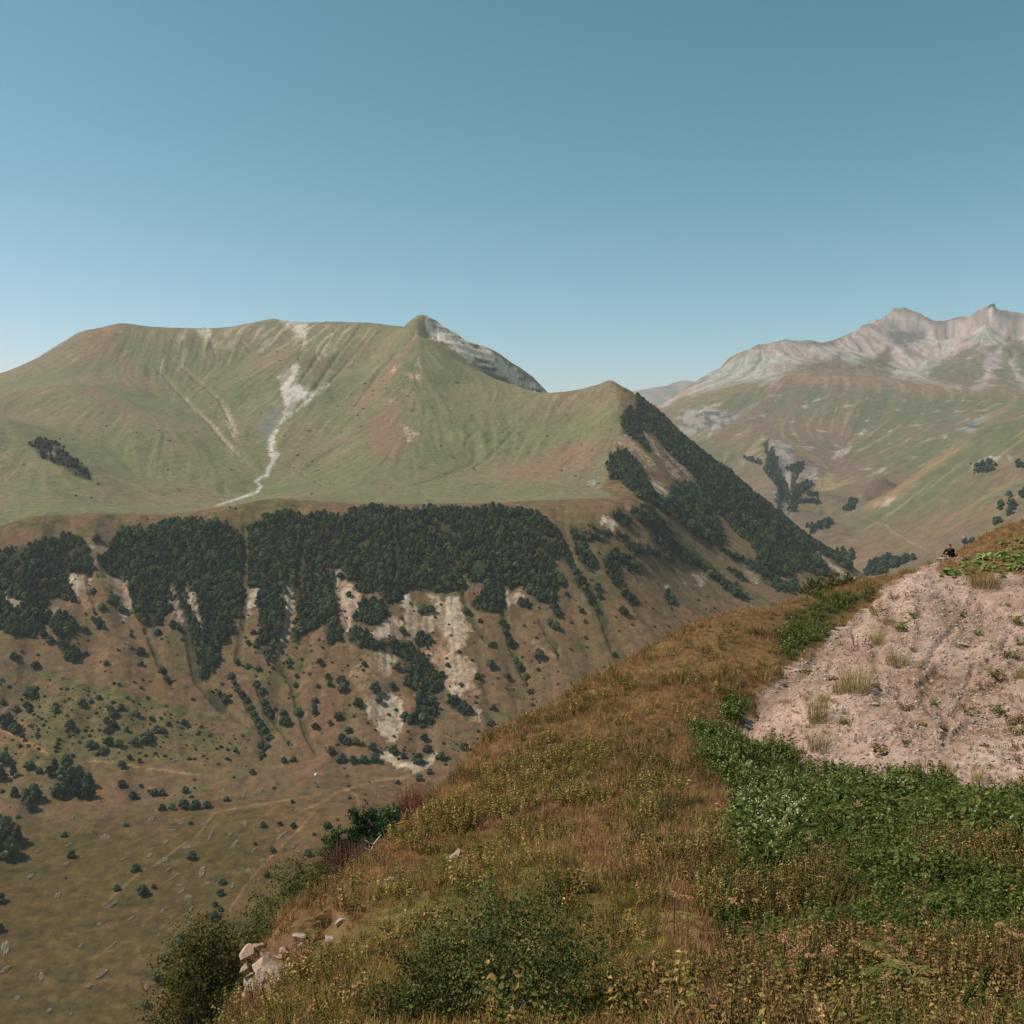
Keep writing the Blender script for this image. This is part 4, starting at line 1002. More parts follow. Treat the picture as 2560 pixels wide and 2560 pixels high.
BUSH = []
BUSH += zw(4, [(455, 800, 35), (705, 830, 22), (270, 855, 40), (230, 820, 40), (570, 980, 28), (755, 980, 30), (755, 915, 45), (705, 895, 20), (870, 1020, 40), (895, 1065, 35), (640, 1095, 18), (460, 930, 24), (75, 945, 45), (190, 990, 40), (160, 1135, 60), (15, 1190, 30), (85, 1225, 40), (145, 1210, 45), (295, 1230, 40), (440, 1195, 45), (490, 1185, 25), (530, 1165, 30), (595, 1225, 35), (650, 1215, 35), (610, 1250, 45), (575, 1285, 35), (600, 1310, 50), (575, 1340, 38), (730, 1250, 35), (375, 1310, 45), (200, 1365, 25), (815, 1280, 30), (640, 1410, 45), (485, 1420, 50), (550, 1450, 40), (580, 1400, 50), (680, 1335, 25), (840, 1335, 40), (870, 1340, 35), (780, 1380, 60), (905, 1305, 25), (990, 1300, 35), (720, 1405, 40), (30, 1290, 90), (80, 1330, 60), (1270, 975, 35), (1330, 1000, 35),
           (1240, 1050, 40), (1255, 1085, 32), (1275, 1120, 35), (1300, 1150, 38), (1325, 1180, 34), (1345, 1215, 34), (1360, 1250, 36), (1380, 1285, 38), (1400, 1310, 38), (1420, 1340, 38), (1445, 1380, 42), (1400, 1420, 36), (1435, 1430, 36), (1405, 1470, 40), (1375, 1090, 35), (1410, 1130, 40), (1420, 1190, 38), (1435, 1230, 45), (1450, 1260, 30), (1520, 1245, 35), (1530, 1290, 55), (1690, 1180, 35), (1685, 1210, 30), (1690, 1245, 38), (1690, 1320, 40), (1600, 1240, 45), (1830, 1070, 50), (1840, 1110, 50), (1760, 1050, 30), (1770, 1090, 30), (1705, 1105, 25), (1550, 965, 30), (1555, 1000, 25), (1590, 1050, 25), (1590, 1100, 30), (1715, 970, 32), (1735, 990, 20), (1815, 1265, 45), (1770, 1300, 28), (1870, 1340, 35), (1835, 1380, 45), (1865, 1400, 45), (1910, 1400, 40), (1550, 1410, 22), (1265, 1450, 25), (500, 600, 40), (610, 640, 60), (550, 680, 40), (650, 690, 40), (650, 285, 22), (520, 310, 40), (1385, 1010, 30), (1360, 815, 28), (1380, 870, 26), (1330, 870, 30), (930, 770, 40), (850, 815, 35), (960, 790, 30)])
BUSH += zw(5, [(1075, 755, 25), (1000, 700, 40), (1135, 885, 38), (1195, 760, 40), (1215, 820, 35), (1235, 865, 50), (1265, 965, 35), (1285, 1000, 40), (1325, 1055, 35), (1340, 1135, 35), (1130, 985, 50), (1390, 930, 55), (1480, 780, 45), (1450, 760, 40), (1540, 610, 22), (1635, 755, 20), (1840, 700, 50), (1795, 935, 30), (1385, 1015, 22), (1220, 1050, 35), (1060, 1050, 35), (1130, 1300, 40), (1145, 1220, 35), (775, 1380, 40), (790, 1440, 40), (510, 1110, 60), (600, 1100, 40), (530, 1175, 40), (450, 985, 30), (630, 1000, 45), (655, 800, 36), (870, 1040, 35), (970, 1095, 25), (310, 1260, 40), (330, 1385, 50), (365, 1400, 50), (400, 1395, 40), (265, 1110, 35), (325, 1080, 55), (340, 1130, 40), (210, 970, 28), (175, 1170, 40), (185, 1320, 36), (265, 1300, 30), (370, 1345, 35), (865, 1480, 50), (990, 1430, 45), (420, 1190, 50), (770, 690, 50), (810, 690, 40), (370, 610, 30), (425, 665, 26), (380, 520, 36), (325, 510, 36), (900, 990, 24), (1100, 640, 30), (1335, 600, 26), (1620, 700, 28), (1705, 570, 40), (1715, 620, 34)])
BUSH += zw(6, [(720, 145, 40), (390, 690, 34), (430, 805, 48), (820, 890, 50), (700, 1010, 42), (860, 1030, 66), (930, 1005, 28), (1340, 975, 42), (1330, 1040, 46), (1300, 1110, 34), (1330, 1140, 30), (1290, 1180, 56), (1080, 1320, 56), (1010, 1425, 48), (945, 1545, 66), (880, 1715, 54), (1160, 815, 54), (1590, 630, 38), (1690, 625, 32), (1770, 635, 38), (1540, 745, 22), (1640, 780, 40), (1860, 800, 46), (1615, 930, 36), (1805, 910, 42), (1370, 475, 34), (1520, 310, 38), (1715, 240, 34), (1770, 235, 36), (1765, 490, 22), (1150, 620, 26), (800, 450, 50), (735, 380, 46), (930, 435, 46), (975, 435, 46), (735, 265, 46), (650, 50, 40), (545, 150, 36), (420, 25, 36), (1250, 510, 46), (1120, 420, 40), (850, 395, 26), (1040, 520, 40), (1110, 505, 60), (1180, 510, 60), (980, 525, 40), (2005, 810, 40), (0, 1070, 60), (0, 1255, 50)])
BUSH += zw(9, [(150, 75, 70), (255, 55, 70), (280, 95, 60), (530, 105, 80), (535, 45, 50), (800, 40, 80), (1070, 80, 65), (1105, 135, 110), (1180, 60, 80), (1305, 130, 45), (1460, 185, 50), (1040, 190, 65), (1085, 240, 90), (1035, 285, 60), (670, 225, 60), (1225, 280, 40), (1640, 225, 50), (1785, 215, 60), (1510, 270, 70), (1575, 295, 65), (1450, 335, 70), (1405, 370, 80), (1160, 420, 80), (1300, 410, 90), (1035, 400, 60), (870, 440, 85), (920, 435, 60), (985, 485, 45), (1030, 480, 45), (360, 330, 50), (280, 625, 90), (1250, 550, 50), (1350, 580, 40), (30, 560, 130), (380, 680, 60)])
BUSH += zw(10, [(265, 820, 70), (85, 1085, 90), (480, 555, 32), (360, 765, 26), (135, 905, 28), (300, 100, 80), (400, 170, 90), (510, 185, 80), (615, 180, 80), (720, 165, 90), (1240, 95, 70), (1370, 175, 100), (1580, 60, 60), (945, 405, 45), (1250, 300, 60), (1150, 360, 70), (700, 60, 80), (600, 35, 40), (900, 90, 90), (1000, 150, 60), (1140, 170, 110)])
TALL = zw(9, [(530, 640, 130), (640, 600, 120), (600, 720, 130), (690, 740, 150), (760, 720, 140), (850, 780, 130), (560, 880, 120), (640, 840, 130), (740, 860, 140), (830, 890, 120), (890, 900, 90), (250, 930, 130), (330, 900, 140), (140, 890, 85), (290, 1000, 120), (130, 680, 110), (10, 720, 110), (60, 1240, 200), (120, 1310, 190), (30, 1400, 230), (10, 1200, 150), (90, 1440, 180), (470, 690, 90)])
kept = []
for b in BUSH:
    if all((b[0] - k[0]) ** 2 + (b[1] - k[1]) ** 2 > 90 for k in kept):
        kept.append(b)


def place_far(px, py, wpx, tall, meshes, rng):
    x, y, z = B.hit(px, py + wpx * (0.42 if not tall else 0.5), 500, 3300)
    wm = wpx / FPX * y
    h = wm * (0.95 if not tall else 1.35)
    return x, y, z, h, wm


def area_name(px, py):
    if py > 2230: return 'on near valley meadow'
    if py > 2050: return 'among meadow stone heaps'
    if py > 1880: return 'by the meadow paths'
    if py > 1720: return 'on lower brown slope'
    if py > 1560: return 'on middle brown slope'
    return 'high beside the wood'


def ordinal_labels(items, what, unit='bush'):
    """items: (px, py) -> a label that counts along its belt of the slope"""
    belts = {}
    for i, (px, py) in enumerate(items):
        belts.setdefault((area_name(px, py), int(py // 60)), []).append((px, i))
    out = [None] * len(items)
    names = {}
    for (nm, k) in belts:
        names.setdefault(nm, []).append(k)
    for (nm, k), lst in belts.items():
        row = ORD[sorted(names[nm]).index(k)]
        lst.sort()
        for r, (px, i) in enumerate(lst):
            out[i] = '%s %s, %s from left in %s row' % (what[i], nm, ORD[r], row)
    return out


rb = random.Random(3)
bush_what = []
for (px, py, w) in kept:
    bush_what.append('small dark green bush' if w < 13 else 'round dark green bush' if w < 20 else 'large dark green bush')
labs = ordinal_labels([(p[0], p[1]) for p in kept], bush_what)
for (px, py, w), lb in zip(kept, labs):
    x, y, z, h, wm = place_far(px, py, w, False, SHRUB, rb)
    o = thing('bush', lb, 'bush', (x, y, z - 0.05 * h), rb.random() * 6.28, 'bushes scattered over the far slope and valley', rb.choice(SHRUB))
    o.scale = (wm / 1.0, wm / 1.0, h * 1.05)
labs = ordinal_labels([(p[0], p[1]) for p in TALL], ['tall dark clumped tree'] * len(TALL))
for (px, py, w), lb in zip(TALL, labs):
    x, y, z, h, wm = place_far(px, py, w, True, FAR, rb)
    o = thing('valley_tree', lb, 'tree', (x, y, z - 0.06 * h), rb.random() * 6.28, 'tall trees clumped at the left of the valley', rb.choice(FAR))
    o.scale = (wm / 0.85, wm / 0.85, h)
print('bushes', len(kept))

# low scrub too small to count, between the bushes
rng = np.random.default_rng(77)
x, y = jgrid(-620, 330, 820, 1540, 7.0, rng)
z = B.at(x, y); px, py = to_img(x, y, z)
dn = 0.05 + 0.55 * area_mask(px, py, [zz(4, [(0, 1080), (500, 1100), (900, 1240), (1400, 1380), (1300, 1490), (0, 1500)]), zz(9, [(1200, 250), (1932, 200), (1932, 420), (1500, 450), (1250, 400)]), zz(9, [(1450, 950), (1932, 930), (1932, 1010), (1560, 1060)]), zz(10, [(600, 10), (1700, -20), (1600, 80), (1100, 150), (700, 70)])], 30) + 0.06 * (py < 1900) + 0.22 * (fbm(x / 40, y / 40, 17, 3) > 0.25) * (py < 1900)
m = rng.random(len(x)) < dn * np.where(py > 2000, 0.25, 1)
x, y, z = x[m], y[m], z[m]; n = len(x)
s = 1.0 + 3.4 * rng.random(n) ** 3
rot = np.zeros((n, 3)); rot[:, 2] = rng.random(n) * 6.28
scatter('low_scrub', np.stack([x, y, z - 0.1], 1), rot, np.stack([s * 1.1, s * 1.1, s * 0.8], 1), rng.integers(0, 4, n), SHRUB, 'low green scrub dotted thinly over the brown valley slope', 'scrub')

# ---------------------------------------------------------------- stone heaps on the meadow
M_heap = simple_mat('weathered_field_stone', lin(98, 86, 70), lin(136, 122, 104), 0.9, 0.25)


def heap_mesh(seed):
    """oblong heap of field stones"""
    rng = np.random.default_rng(seed)
    V, F = [], []
    for i in range(64):
        a = rng.random() * 6.28; r = math.sqrt(rng.random())
        c = np.array([math.cos(a) * r, math.sin(a) * r, 0.42 * (1 - r * r) * rng.random() ** 0.5])
        sz = 0.16 + 0.16 * rng.random()
        v = ICO1[0] * (1 + 0.25 * rng.normal(size=(len(ICO1[0]), 1))) * sz * np.array([1, 0.8, 0.7]) + c
        b = len(V); V.extend(v); F.extend([tuple(b + k for k in f) for f in ICO1[1]])
    me = bpy.data.meshes.new('stone_heap'); me.from_pydata([tuple(v) for v in V], [], F); me.materials.append(M_heap); me.update()
    return me


HEAPS = [heap_mesh(i) for i in range(5)]
HEAP = [(185, 945, 22, 45, 5), (350, 1060, 24, 28, 0), (230, 790, 16, 24, 10), (180, 840, 14, 22, 0), (400, 870, 20, 18, 0), (635, 710, 42, 30, -35), (745, 840, 16, 24, 20), (995, 845, 34, 25, 0), (1015, 905, 12, 26, 25), (1050, 950, 14, 36, 35), (1085, 1000, 26, 14, -20), (1140, 1070, 32, 20, -30), (1100, 1035, 14, 22, 20), (1220, 920, 28, 46, 10), (1255, 985, 30, 16, 0), (1240, 630, 30, 28, 30), (1270, 700, 14, 46, 8), (1390, 690, 18, 22, 0), (1415, 750, 20, 38, 8), (1480, 630, 20, 26, 0), (1700, 700, 20, 52, 35), (1530, 790, 14, 22, 0), (1500, 910, 32, 20, 20), (1555, 960, 12, 16, 0), (1405, 1000, 14, 30, -5), (1580, 850, 20, 16, 0), (670, 1120, 22, 34, 25), (790, 1200, 20, 26, 15), (980, 1155, 16, 24, 0), (1140, 1230, 20, 24, -15), (600, 1235, 18, 18, 0), (680, 1360, 14, 32, 5), (615, 1310, 8, 26, 5), (490, 1360, 16, 28, -5), (615, 1535, 24, 46, 10), (540, 1605, 26, 18, 25), (885, 1615, 18, 36, -10), (980, 1495, 20, 22, 0), (960, 1300, 12, 14, 0), (105, 1680, 26, 30, -30), (295, 1755, 22, 22, 0), (430, 1775, 14, 16, 0), (35, 1380, 36, 70, -8), (250, 1550, 20, 46, -8), (915, 600, 30, 30, 0), (1130, 770, 42, 16, -15), (440, 590, 12, 18, 0), (415, 755, 16, 22, 20), (485, 660, 12, 24, 10), (1350, 430, 12, 36, -15), (1475, 450, 12, 40, -5), (1575, 430, 12, 26, 0), (1155, 1140, 14, 30, 0), (1110, 1300, 26, 14, 0), (1040, 665, 34, 10, -25), (1090, 625, 26, 10, 0), (1050, 250, 16, 26, 40), (1000, 740, 22, 20, 0), (1770, 770, 16, 14, 0), (1800, 795, 22, 14, 25), (900, 820, 26, 14, 20), (30, 1510, 26, 40, 0)]
hp = [(zoneZ(6)[0] + a / zoneZ(6)[2], zoneZ(6)[1] + b / zoneZ(6)[2]) for a, b, c, d, e in HEAP]
what = ['long pale stone heap' if max(h[2], h[3]) > 1.7 * min(h[2], h[3]) else 'round pale stone heap' for h in HEAP]
labs = ordinal_labels(hp, what)
for (px, py), (a, b, w, hh, ang), lb in zip(hp, HEAP, labs):
    x, y, z = B.hit(px, py, 500, 1300)
    k = y / FPX / zoneZ(6)[2]
    # the meadow is seen from above at about 25 degrees: foreshortening of the length
    o = thing('stone_heap', lb, 'stone heap', (x, y, z + 0.25), math.radians(-ang), 'pale stone heaps on the valley meadow', rb.choice(HEAPS))
    dzx = float(B.at(np.array([x + 3.0]), np.array([y]))[0] - B.at(np.array([x - 3.0]), np.array([y]))[0]) / 6
    dzy = float(B.at(np.array([x]), np.array([y + 3.0]))[0] - B.at(np.array([x]), np.array([y - 3.0]))[0]) / 6
    tilt = Vector((0, 0, 1)).rotation_difference(Vector((-dzx, -dzy, 1))) @ Matrix.Rotation(math.radians(-ang + rb.uniform(-18, 18)), 3, 'Z').to_quaternion()
    o.rotation_euler = tilt.to_euler()
    o.scale = (w * k * 0.62, hh * k * 1.10, min(w, hh) * k * 0.55)

# loose pale rocks and dark juniper dots on the mountain, too small to count
rng = np.random.default_rng(31)
x, y = jgrid(-1000, 520, 1640, 3250, 13.0, rng)
z = B.at(x, y); sl = grid_val(B, B.slope, x, y); px, py = to_img(x, y, z)
nn = fbm(x / 120, y / 120, 181, 3)
m = rng.random(len(x)) < 0.012 + 0.07 * (nn > 0.28) * (sl > 0.3)
s_ = 1.0 + 2.4 * rng.random(m.sum()) ** 3
rot = np.zeros((int(m.sum()), 3)); rot[:, 2] = rng.random(int(m.sum())) * 6.28
scatter('mountain_rocks', np.stack([x[m], y[m], z[m]], 1), rot, np.stack([s_ * 1.6, s_ * 1.2, s_ * 0.7], 1), rng.integers(0, len(HEAPS), int(m.sum())), HEAPS, 'pale loose rocks sprinkled over the grassy mountain face', 'rocks')
m = rng.random(len(x)) < 0.01 + 0.12 * (fbm(x / 90, y / 90, 183, 3) > 0.2) * (px < 330) * (y < 2150) + 0.05 * (px > 950) * (px < 1050) * (y > 2350) * (y < 2650)
s_ = 1.2 + 2.5 * rng.random(m.sum()) ** 2
rot = np.zeros((int(m.sum()), 3)); rot[:, 2] = rng.random(int(m.sum())) * 6.28
scatter('mountain_scrub', np.stack([x[m], y[m], z[m]], 1), rot, np.stack([s_ * 1.3, s_ * 1.3, s_ * 0.7], 1), rng.integers(0, 4, int(m.sum())), SHRUB, 'small dark juniper dots thinly spread over the left mountain flank', 'scrub')

# ================================================================ STRUCTURE: the near hillside
ZV = {11: (1700, 1250, 2.2465), 12: (1500, 1800, 1.8226), 13: (1950, 1450, 3.167), 14: (400, 2200, 3.22), 15: (500, 2150, 4.71)}


def z4(k, pts):
    return Zm(*ZV[k], pts)


sil = [(500, 2700, 18), (565, 2580, 19.5), (605, 2480, 21), (640, 2380, 23), (690, 2312, 26), (770, 2256, 29), (850, 2204, 33), (930, 2136, 37), (1010, 2046, 42), (1100, 1950, 46), (1200, 1856, 50), (1325, 1786, 53), (1460, 1706, 56), (1590, 1626, 58), (1720, 1566, 60), (1855, 1526, 62),
       (1990, 1500, 64), (2120, 1464, 66), (2230, 1432, 68), (2300, 1412, 69), (2372, 1395, 70), (2430, 1362, 73), (2500, 1336, 75), (2560, 1318, 76), (2750, 1262, 79)]
sil = [(p[0], p[1] + (34 if p[0] < 1150 else 14 if p[0] < 1700 else 4), p[2]) for p in sil]
A_survey = dens(sil, 3)
A_survey += [(700, 2560, 15.5), (1000, 2560, 12.5), (1400, 2560, 11.2), (2000, 2560, 10.6), (2560, 2560, 10), (2800, 2560, 9.6),
             (760, 2420, 20.5), (900, 2380, 19), (1300, 2330, 17.5), (1700, 2300, 17), (2200, 2300, 16.5), (2560, 2300, 16), (2800, 2300, 15.5),
             (900, 2260, 25), (1050, 2180, 29), (1150, 2138, 30.5), (1400, 2080, 30.5), (1800, 2060, 29.5), (2200, 2060, 28.5), (2560, 2060, 27.5), (2800, 2060, 27),
             (1150, 1990, 40), (1350, 1900, 43), (1500, 1880, 42), (1650, 1900, 41), (1450, 1780, 49.5), (1650, 1720, 51.5), (1850, 1640, 55), (1700, 1800, 47),
             (1842, 1842, 46), (1950, 1900, 42), (2050, 1935, 39.5), (2200, 1945, 38.5), (2350, 1950, 37.5), (2560, 1965, 36), (2800, 1965, 35),
             (1900, 1720, 51), (2000, 1700, 51), (2050, 1600, 57), (2150, 1780, 46), (2200, 1600, 56), (2250, 1850, 42), (2300, 1700, 50), (2400, 1500, 61), (2400, 1600, 55), (2420, 1800, 44.5), (2560, 1430, 64), (2560, 1550, 57), (2560, 1700, 48), (2560, 1850, 41), (2750, 1500, 60),
             (2200, 1500, 62), (2000, 1560, 60)]
A_extra = [(0, 2.0, -1.75), (1.5, 2.2, -1.7), (-1.5, 2.0, -1.9), (0, 5, -3.2), (3, 5, -3.0), (-3, 5, -4.0), (6, 5, -2.8), (-2.0, 9, -5.6), (-5, 9, -7.2), (-9, 10, -13), (-8, 5, -9), (9, 8, -4.5), (-14, 18, -23), (-12, 24, -24), (-6, 3.5, -6)]
P = np.array(sil); x, y, z = world_pt(P[:, 0], P[:, 1], P[:, 2])
for a, b, c, ppx in zip(x, y, z, P[:, 0]):
    left = np.clip((1500 - ppx) / 700, 0, 1)
    s1 = 0.55 + 0.30 * left
    if 790 < ppx < 1060:
        s1 = 0.52
    A_extra += [(a * 1.12, b * 1.12, c - 0.12 * b * s1 * 0.9), (a * 1.5, b * 1.5, c - 0.5 * b * s1)]
    if 790 < ppx < 1060:
        A_extra += [(a * 2.6, b * 2.6, c - 1.6 * b * 0.50)]
    else:
        A_extra += [(a * 2.6, b * 2.6, c - 1.6 * b * (s1 + 0.08))]
    d9 = 430.0 / b
    A_extra += [(a * d9, b * d9, -400 - 20 * (d9 > 5))]
HA = Height(A_survey, A_extra, c=0.015)
A = Sheet(HA, -0.60, 0.62, 560, [(2, 9, 24), (9, 90, 440), (90, 520, 50)])
r10 = int(np.searchsorted(A.vs, math.log(9.6)))
z10 = np.clip(A.Z[r10], -16, -3.5)
tt = np.clip((A.R - 1.5) / (9.6 - 1.5), 0, 1)
A.Z = np.where(A.R < 9.6, -1.75 + (z10[None] + 1.75) * tt, A.Z)   # the ground underfoot
fa = fbm(A.X / 4.5, A.Y / 4.5, 501, 4); fb_ = fbm(A.X / 1.2, A.Y / 1.2, 511, 3)
A.project()
SCREE_A = [z4(11, [(1150, 490), (1130, 520), (1100, 560), (1000, 620), (950, 690), (850, 740), (780, 830), (650, 920), (590, 960), (520, 1040), (430, 1090), (420, 1220), (320, 1280), (340, 1350), (450, 1390), (600, 1400), (680, 1440), (730, 1500), (820, 1530), (1000, 1520), (1080, 1560), (1200, 1530), (1400, 1540), (1500, 1560), (1580, 1620), (1700, 1640), (2500, 1620), (2500, 380), (1932, 420), (1800, 425), (1640, 445), (1560, 400), (1450, 400), (1500, 330), (1590, 330), (1560, 300), (1500, 320), (1430, 345), (1330, 395), (1230, 455)])]
BUTTER = [z4(11, [(1440, 400), (1530, 370), (1600, 345), (1700, 310), (1780, 270), (1932, 190), (2400, 60), (2400, 330), (1932, 400), (1800, 420), (1700, 400), (1580, 420), (1460, 430)])]
NETTLE = [z4(11, [(1130, 490), (900, 530), (700, 580), (600, 640), (600, 700), (560, 800), (540, 880), (560, 940), (650, 900), (760, 830), (860, 750), (860, 700), (960, 640), (1050, 580), (1120, 540)]),
          z4(11, [(180, 1200), (250, 1120), (330, 1080), (420, 1090), (420, 1200), (330, 1260), (240, 1240)]),
          z4(11, [(0, 1280), (150, 1250), (300, 1265), (330, 1350), (450, 1390), (680, 1450), (740, 1520), (1000, 1510), (1200, 1530), (1450, 1540), (1580, 1620), (1700, 1640), (2400, 1620), (2400, 1960), (1932, 1980), (1500, 1900), (1000, 1960), (700, 2030), (450, 2150), (330, 2120), (330, 1900), (280, 1700), (200, 1560), (100, 1420)])]
OLIVE = [z4(12, [(560, 1385), (600, 1100), (480, 900), (500, 720), (700, 640), (1000, 560), (1932, 600), (2400, 600), (2400, 1500), (560, 1500)])]
YHERB = [[(1010, 2100), (1080, 2030), (1180, 1960), (1250, 1900), (1400, 1850), (1560, 1870), (1500, 1930), (1400, 1990), (1250, 2030), (1100, 2100)], [(1330, 2020), (1480, 1980), (1700, 1960), (1600, 2020)], [(1750, 1560), (1850, 1540), (1830, 1640), (1770, 1660)]]
GREENG = [[(640, 2600), (700, 2480), (780, 2400), (900, 2320), (960, 2230), (1060, 2160), (1120, 2110), (1300, 2110), (1500, 2170), (1660, 2290), (1700, 2420), (1650, 2600)]]
DRYRIM = [[(640, 2380), (700, 2290), (850, 2180), (930, 2100), (1010, 2020), (1060, 2060), (960, 2180), (880, 2260), (760, 2360), (720, 2440)], [(1200, 1830), (1400, 1700), (1600, 1590), (1900, 1480), (2230, 1400), (2260, 1440), (2000, 1520), (1850, 1570), (1750, 1800), (1600, 1870), (1450, 1830), (1300, 1850)], [(2372, 1380), (2450, 1320), (2700, 1240), (2700, 1290), (2480, 1370)]]
jA = fbm(A.X / 1.1, A.Y / 1.1, 521, 3) * 16
ms = area_mask(A.px, A.py, SCREE_A, 6, jA) * (A.R < 78)
rn = fbm(A.X / 0.55, A.Y / 0.55, 531, 3)
A.flow()
rill = A.streak(rn, 16, 22); rill /= rill.std()
rill2 = A.streak(fbm(A.X / 3.2, A.Y / 3.2, 533, 2), 22, 22); rill2 /= rill2.std()
A.Z += (1 - ms) * (0.34 * fa + 0.14 * fb_) * smooth(3, 8, A.R) + ms * (0.075 * rill + 0.17 * rill2 + 0.12 * fa + 0.05 * fb_ + 0.05 * fbm(A.X / 0.35, A.Y / 0.35, 537, 2))
GULLY = [z4(13, [(1540, 150, 4), (1420, 330, 5), (1240, 560, 5), (1130, 730, 4)]), z4(13, [(1520, 690, 6), (1470, 830, 7), (1410, 980, 5)]), z4(13, [(1850, 380, 6), (1740, 560, 5)]), z4(13, [(1620, 930, 6), (1800, 680, 6), (1932, 570, 7)]), z4(13, [(1000, 330, 3), (820, 470, 4), (640, 640, 3)]), z4(13, [(1330, 60, 3), (1100, 300, 4), (980, 430, 3)]), z4(13, [(1250, 700, 3), (1080, 860, 4)])]
for g_ in GULLY:
    gm = line_mask(A.px, A.py, g_, 5, jA * 0.3) * ms
    A.Z -= 0.17 * gm
# a worn soil step below the grassy lip, lower left
cut = area_mask(A.px, A.py, [z4(15, [(560, 1010), (720, 1000), (880, 930), (1100, 880), (1250, 760), (1420, 690), (1560, 600), (1600, 640), (1450, 760), (1350, 860), (1150, 1000), (1130, 1130), (900, 1100), (700, 1100)])], 5, jA * 0.4) * (A.R < 34)
A.Z -= 0.38 * cut
A.project()
colA = np.zeros(A.Z.shape + (3,)) + lin(112, 86, 54)
colA = mixc(colA, lin(98, 92, 46), area_mask(A.px, A.py, GREENG, 60, jA) * 0.8)
colA = mixc(colA, lin(62, 60, 32), area_mask(A.px, A.py, NETTLE + OLIVE, 20, jA) * 0.9)
colA = mixc(colA, lin(80, 62, 40), 0.5 * smooth(0.1, 0.6, fb_))
scc = mixc(np.zeros(colA.shape) + lin(178, 146, 130), lin(152, 121, 105), smooth(-0.3, 0.5, fbm(A.X / 2.5, A.Y / 2.5, 541, 4)))
scc = mixc(scc, lin(186, 162, 144), 0.5 * smooth(0.3, 1.8, rill))
scc = mixc(scc, lin(124, 96, 78), 0.5 * smooth(0.4, 1.6, -rill2))
scc = mixc(scc, lin(112, 88, 72), 0.55 * smooth(0.15, 0.6, fbm(A.X / 0.3, A.Y / 0.3, 549, 2)))
scc = mixc(scc, lin(120, 96, 74), 0.6 * smooth(0.05, 0.5, fbm(A.X / 1.6, A.Y / 1.6, 547, 4)))
colA = mixc(colA, scc, ms)
colA = mixc(colA, lin(120, 92, 72), cut)
colA = mixc(colA, lin(110, 100, 66), smooth(90, 140, A.R))
M_near = ground_mat('hillside_soil', [3.0, 14.0], 0.05, var=0.22)
hill = struct(A.mesh('hillside', colA, M_near), 'steep near hillside with dry grass and a bare scree bank')


def hitA(px, py, d0=6.0, d1=100.0):
    return A.hit(px, py, d0, d1)


# ================================================================ PLANTS of the near hillside
def tuft(seed, n, h, spread, width, cols, lean=0.5, name='grass_tuft', mat=None, head=None):
    rng = np.random.default_rng(seed)
    V, F, Cc = [], [], []
    for i in range(n):
        a = rng.random() * 6.283; r = spread * math.sqrt(rng.random()) * 0.45
        p = np.array([math.cos(a) * r, math.sin(a) * r, -0.03])
        hh = h * (0.55 + 0.6 * rng.random())
        out = np.array([math.cos(a + rng.normal() * 0.6), math.sin(a + rng.normal() * 0.6), 0]) * lean * (0.2 + rng.random())
        sd = np.array([-math.sin(a + 1), math.cos(a + 1), 0]); sd = rdir(rng, 1)[0]; sd[2] = 0; sd /= np.linalg.norm(sd) + 1e-9
        c = np.asarray(cols[rng.integers(len(cols))]) * (0.75 + 0.5 * rng.random())
        b = len(V)
        w = width * (0.7 + 0.6 * rng.random())
        for t, ww in ((0, 1.0), (0.55, 0.8), (1.0, 0.12)):
            q = p + np.array([0, 0, hh * (t - 0.18 * lean * t * t)]) + out * hh * t * t
            V.append(q - sd * w * ww / 2); V.append(q + sd * w * ww / 2)
            cc = c * (0.72 + 0.4 * t) if head is None or t < 0.9 else np.asarray(head)
            Cc.append(cc); Cc.append(cc)
        F.append((b, b + 1, b + 3, b + 2)); F.append((b + 2, b + 3, b + 5, b + 4))
    return tint_mesh(name, V, F, Cc, mat)


def herb(seed, stems, h, leaf, cols, mat, name='herb', flower=None, spread=0.22, leaves=9, droop=0.2, aspect=0.55):
    """leafy plant: a few stems set with leaves all the way up"""
    rng = np.random.default_rng(seed)
    V, F, Cc = [], [], []
    for s in range(stems):
        a = rng.random() * 6.283; r = spread * math.sqrt(rng.random())
        hh = h * (0.65 + 0.5 * rng.random())
        base = np.array([math.cos(a) * r, math.sin(a) * r, -0.03]); tip = base + np.array([math.cos(a) * 0.25 * hh, math.sin(a) * 0.25 * hh, hh]) + rng.normal(size=3) * 0.05 * hh
        col = np.asarray(cols[rng.integers(len(cols))])
        tube(V, F, Cc, [base, (base + tip) / 2 + rng.normal(size=3) * 0.02, tip], [0.007, 0.006, 0.003], col * 0.8, 3)
        t = 0.15 + 0.85 * (np.arange(leaves) + rng.random(leaves)) / leaves
        ang = np.arange(leaves) * 2.2 + rng.random() * 6
        off = np.stack([np.cos(ang), np.sin(ang), np.zeros(leaves)], 1) * (leaf * (0.65 - 0.25 * t))[:, None]
        Pp = base + (tip - base) * t[:, None] + off
        nr = np.stack([np.cos(ang) * 0.5, np.sin(ang) * 0.5, np.ones(leaves)], 1)
        add_leaves(V, F, Cc, Pp, nr, leaf, rng, col, 0.32, 0.35, aspect=aspect)
        if flower is not None and rng.random() < 0.75:
            k = 4
            Pf = tip + rng.normal(size=(k, 3)) * 0.03 + np.array([0, 0, 0.03])
            add_leaves(V, F, Cc, Pf, np.tile([0, 0, 1.0], (k, 1)), 0.045, rng, np.asarray(flower), 0.12, 0.4, aspect=0.9)
    return tint_mesh(name, V, F, Cc, mat)


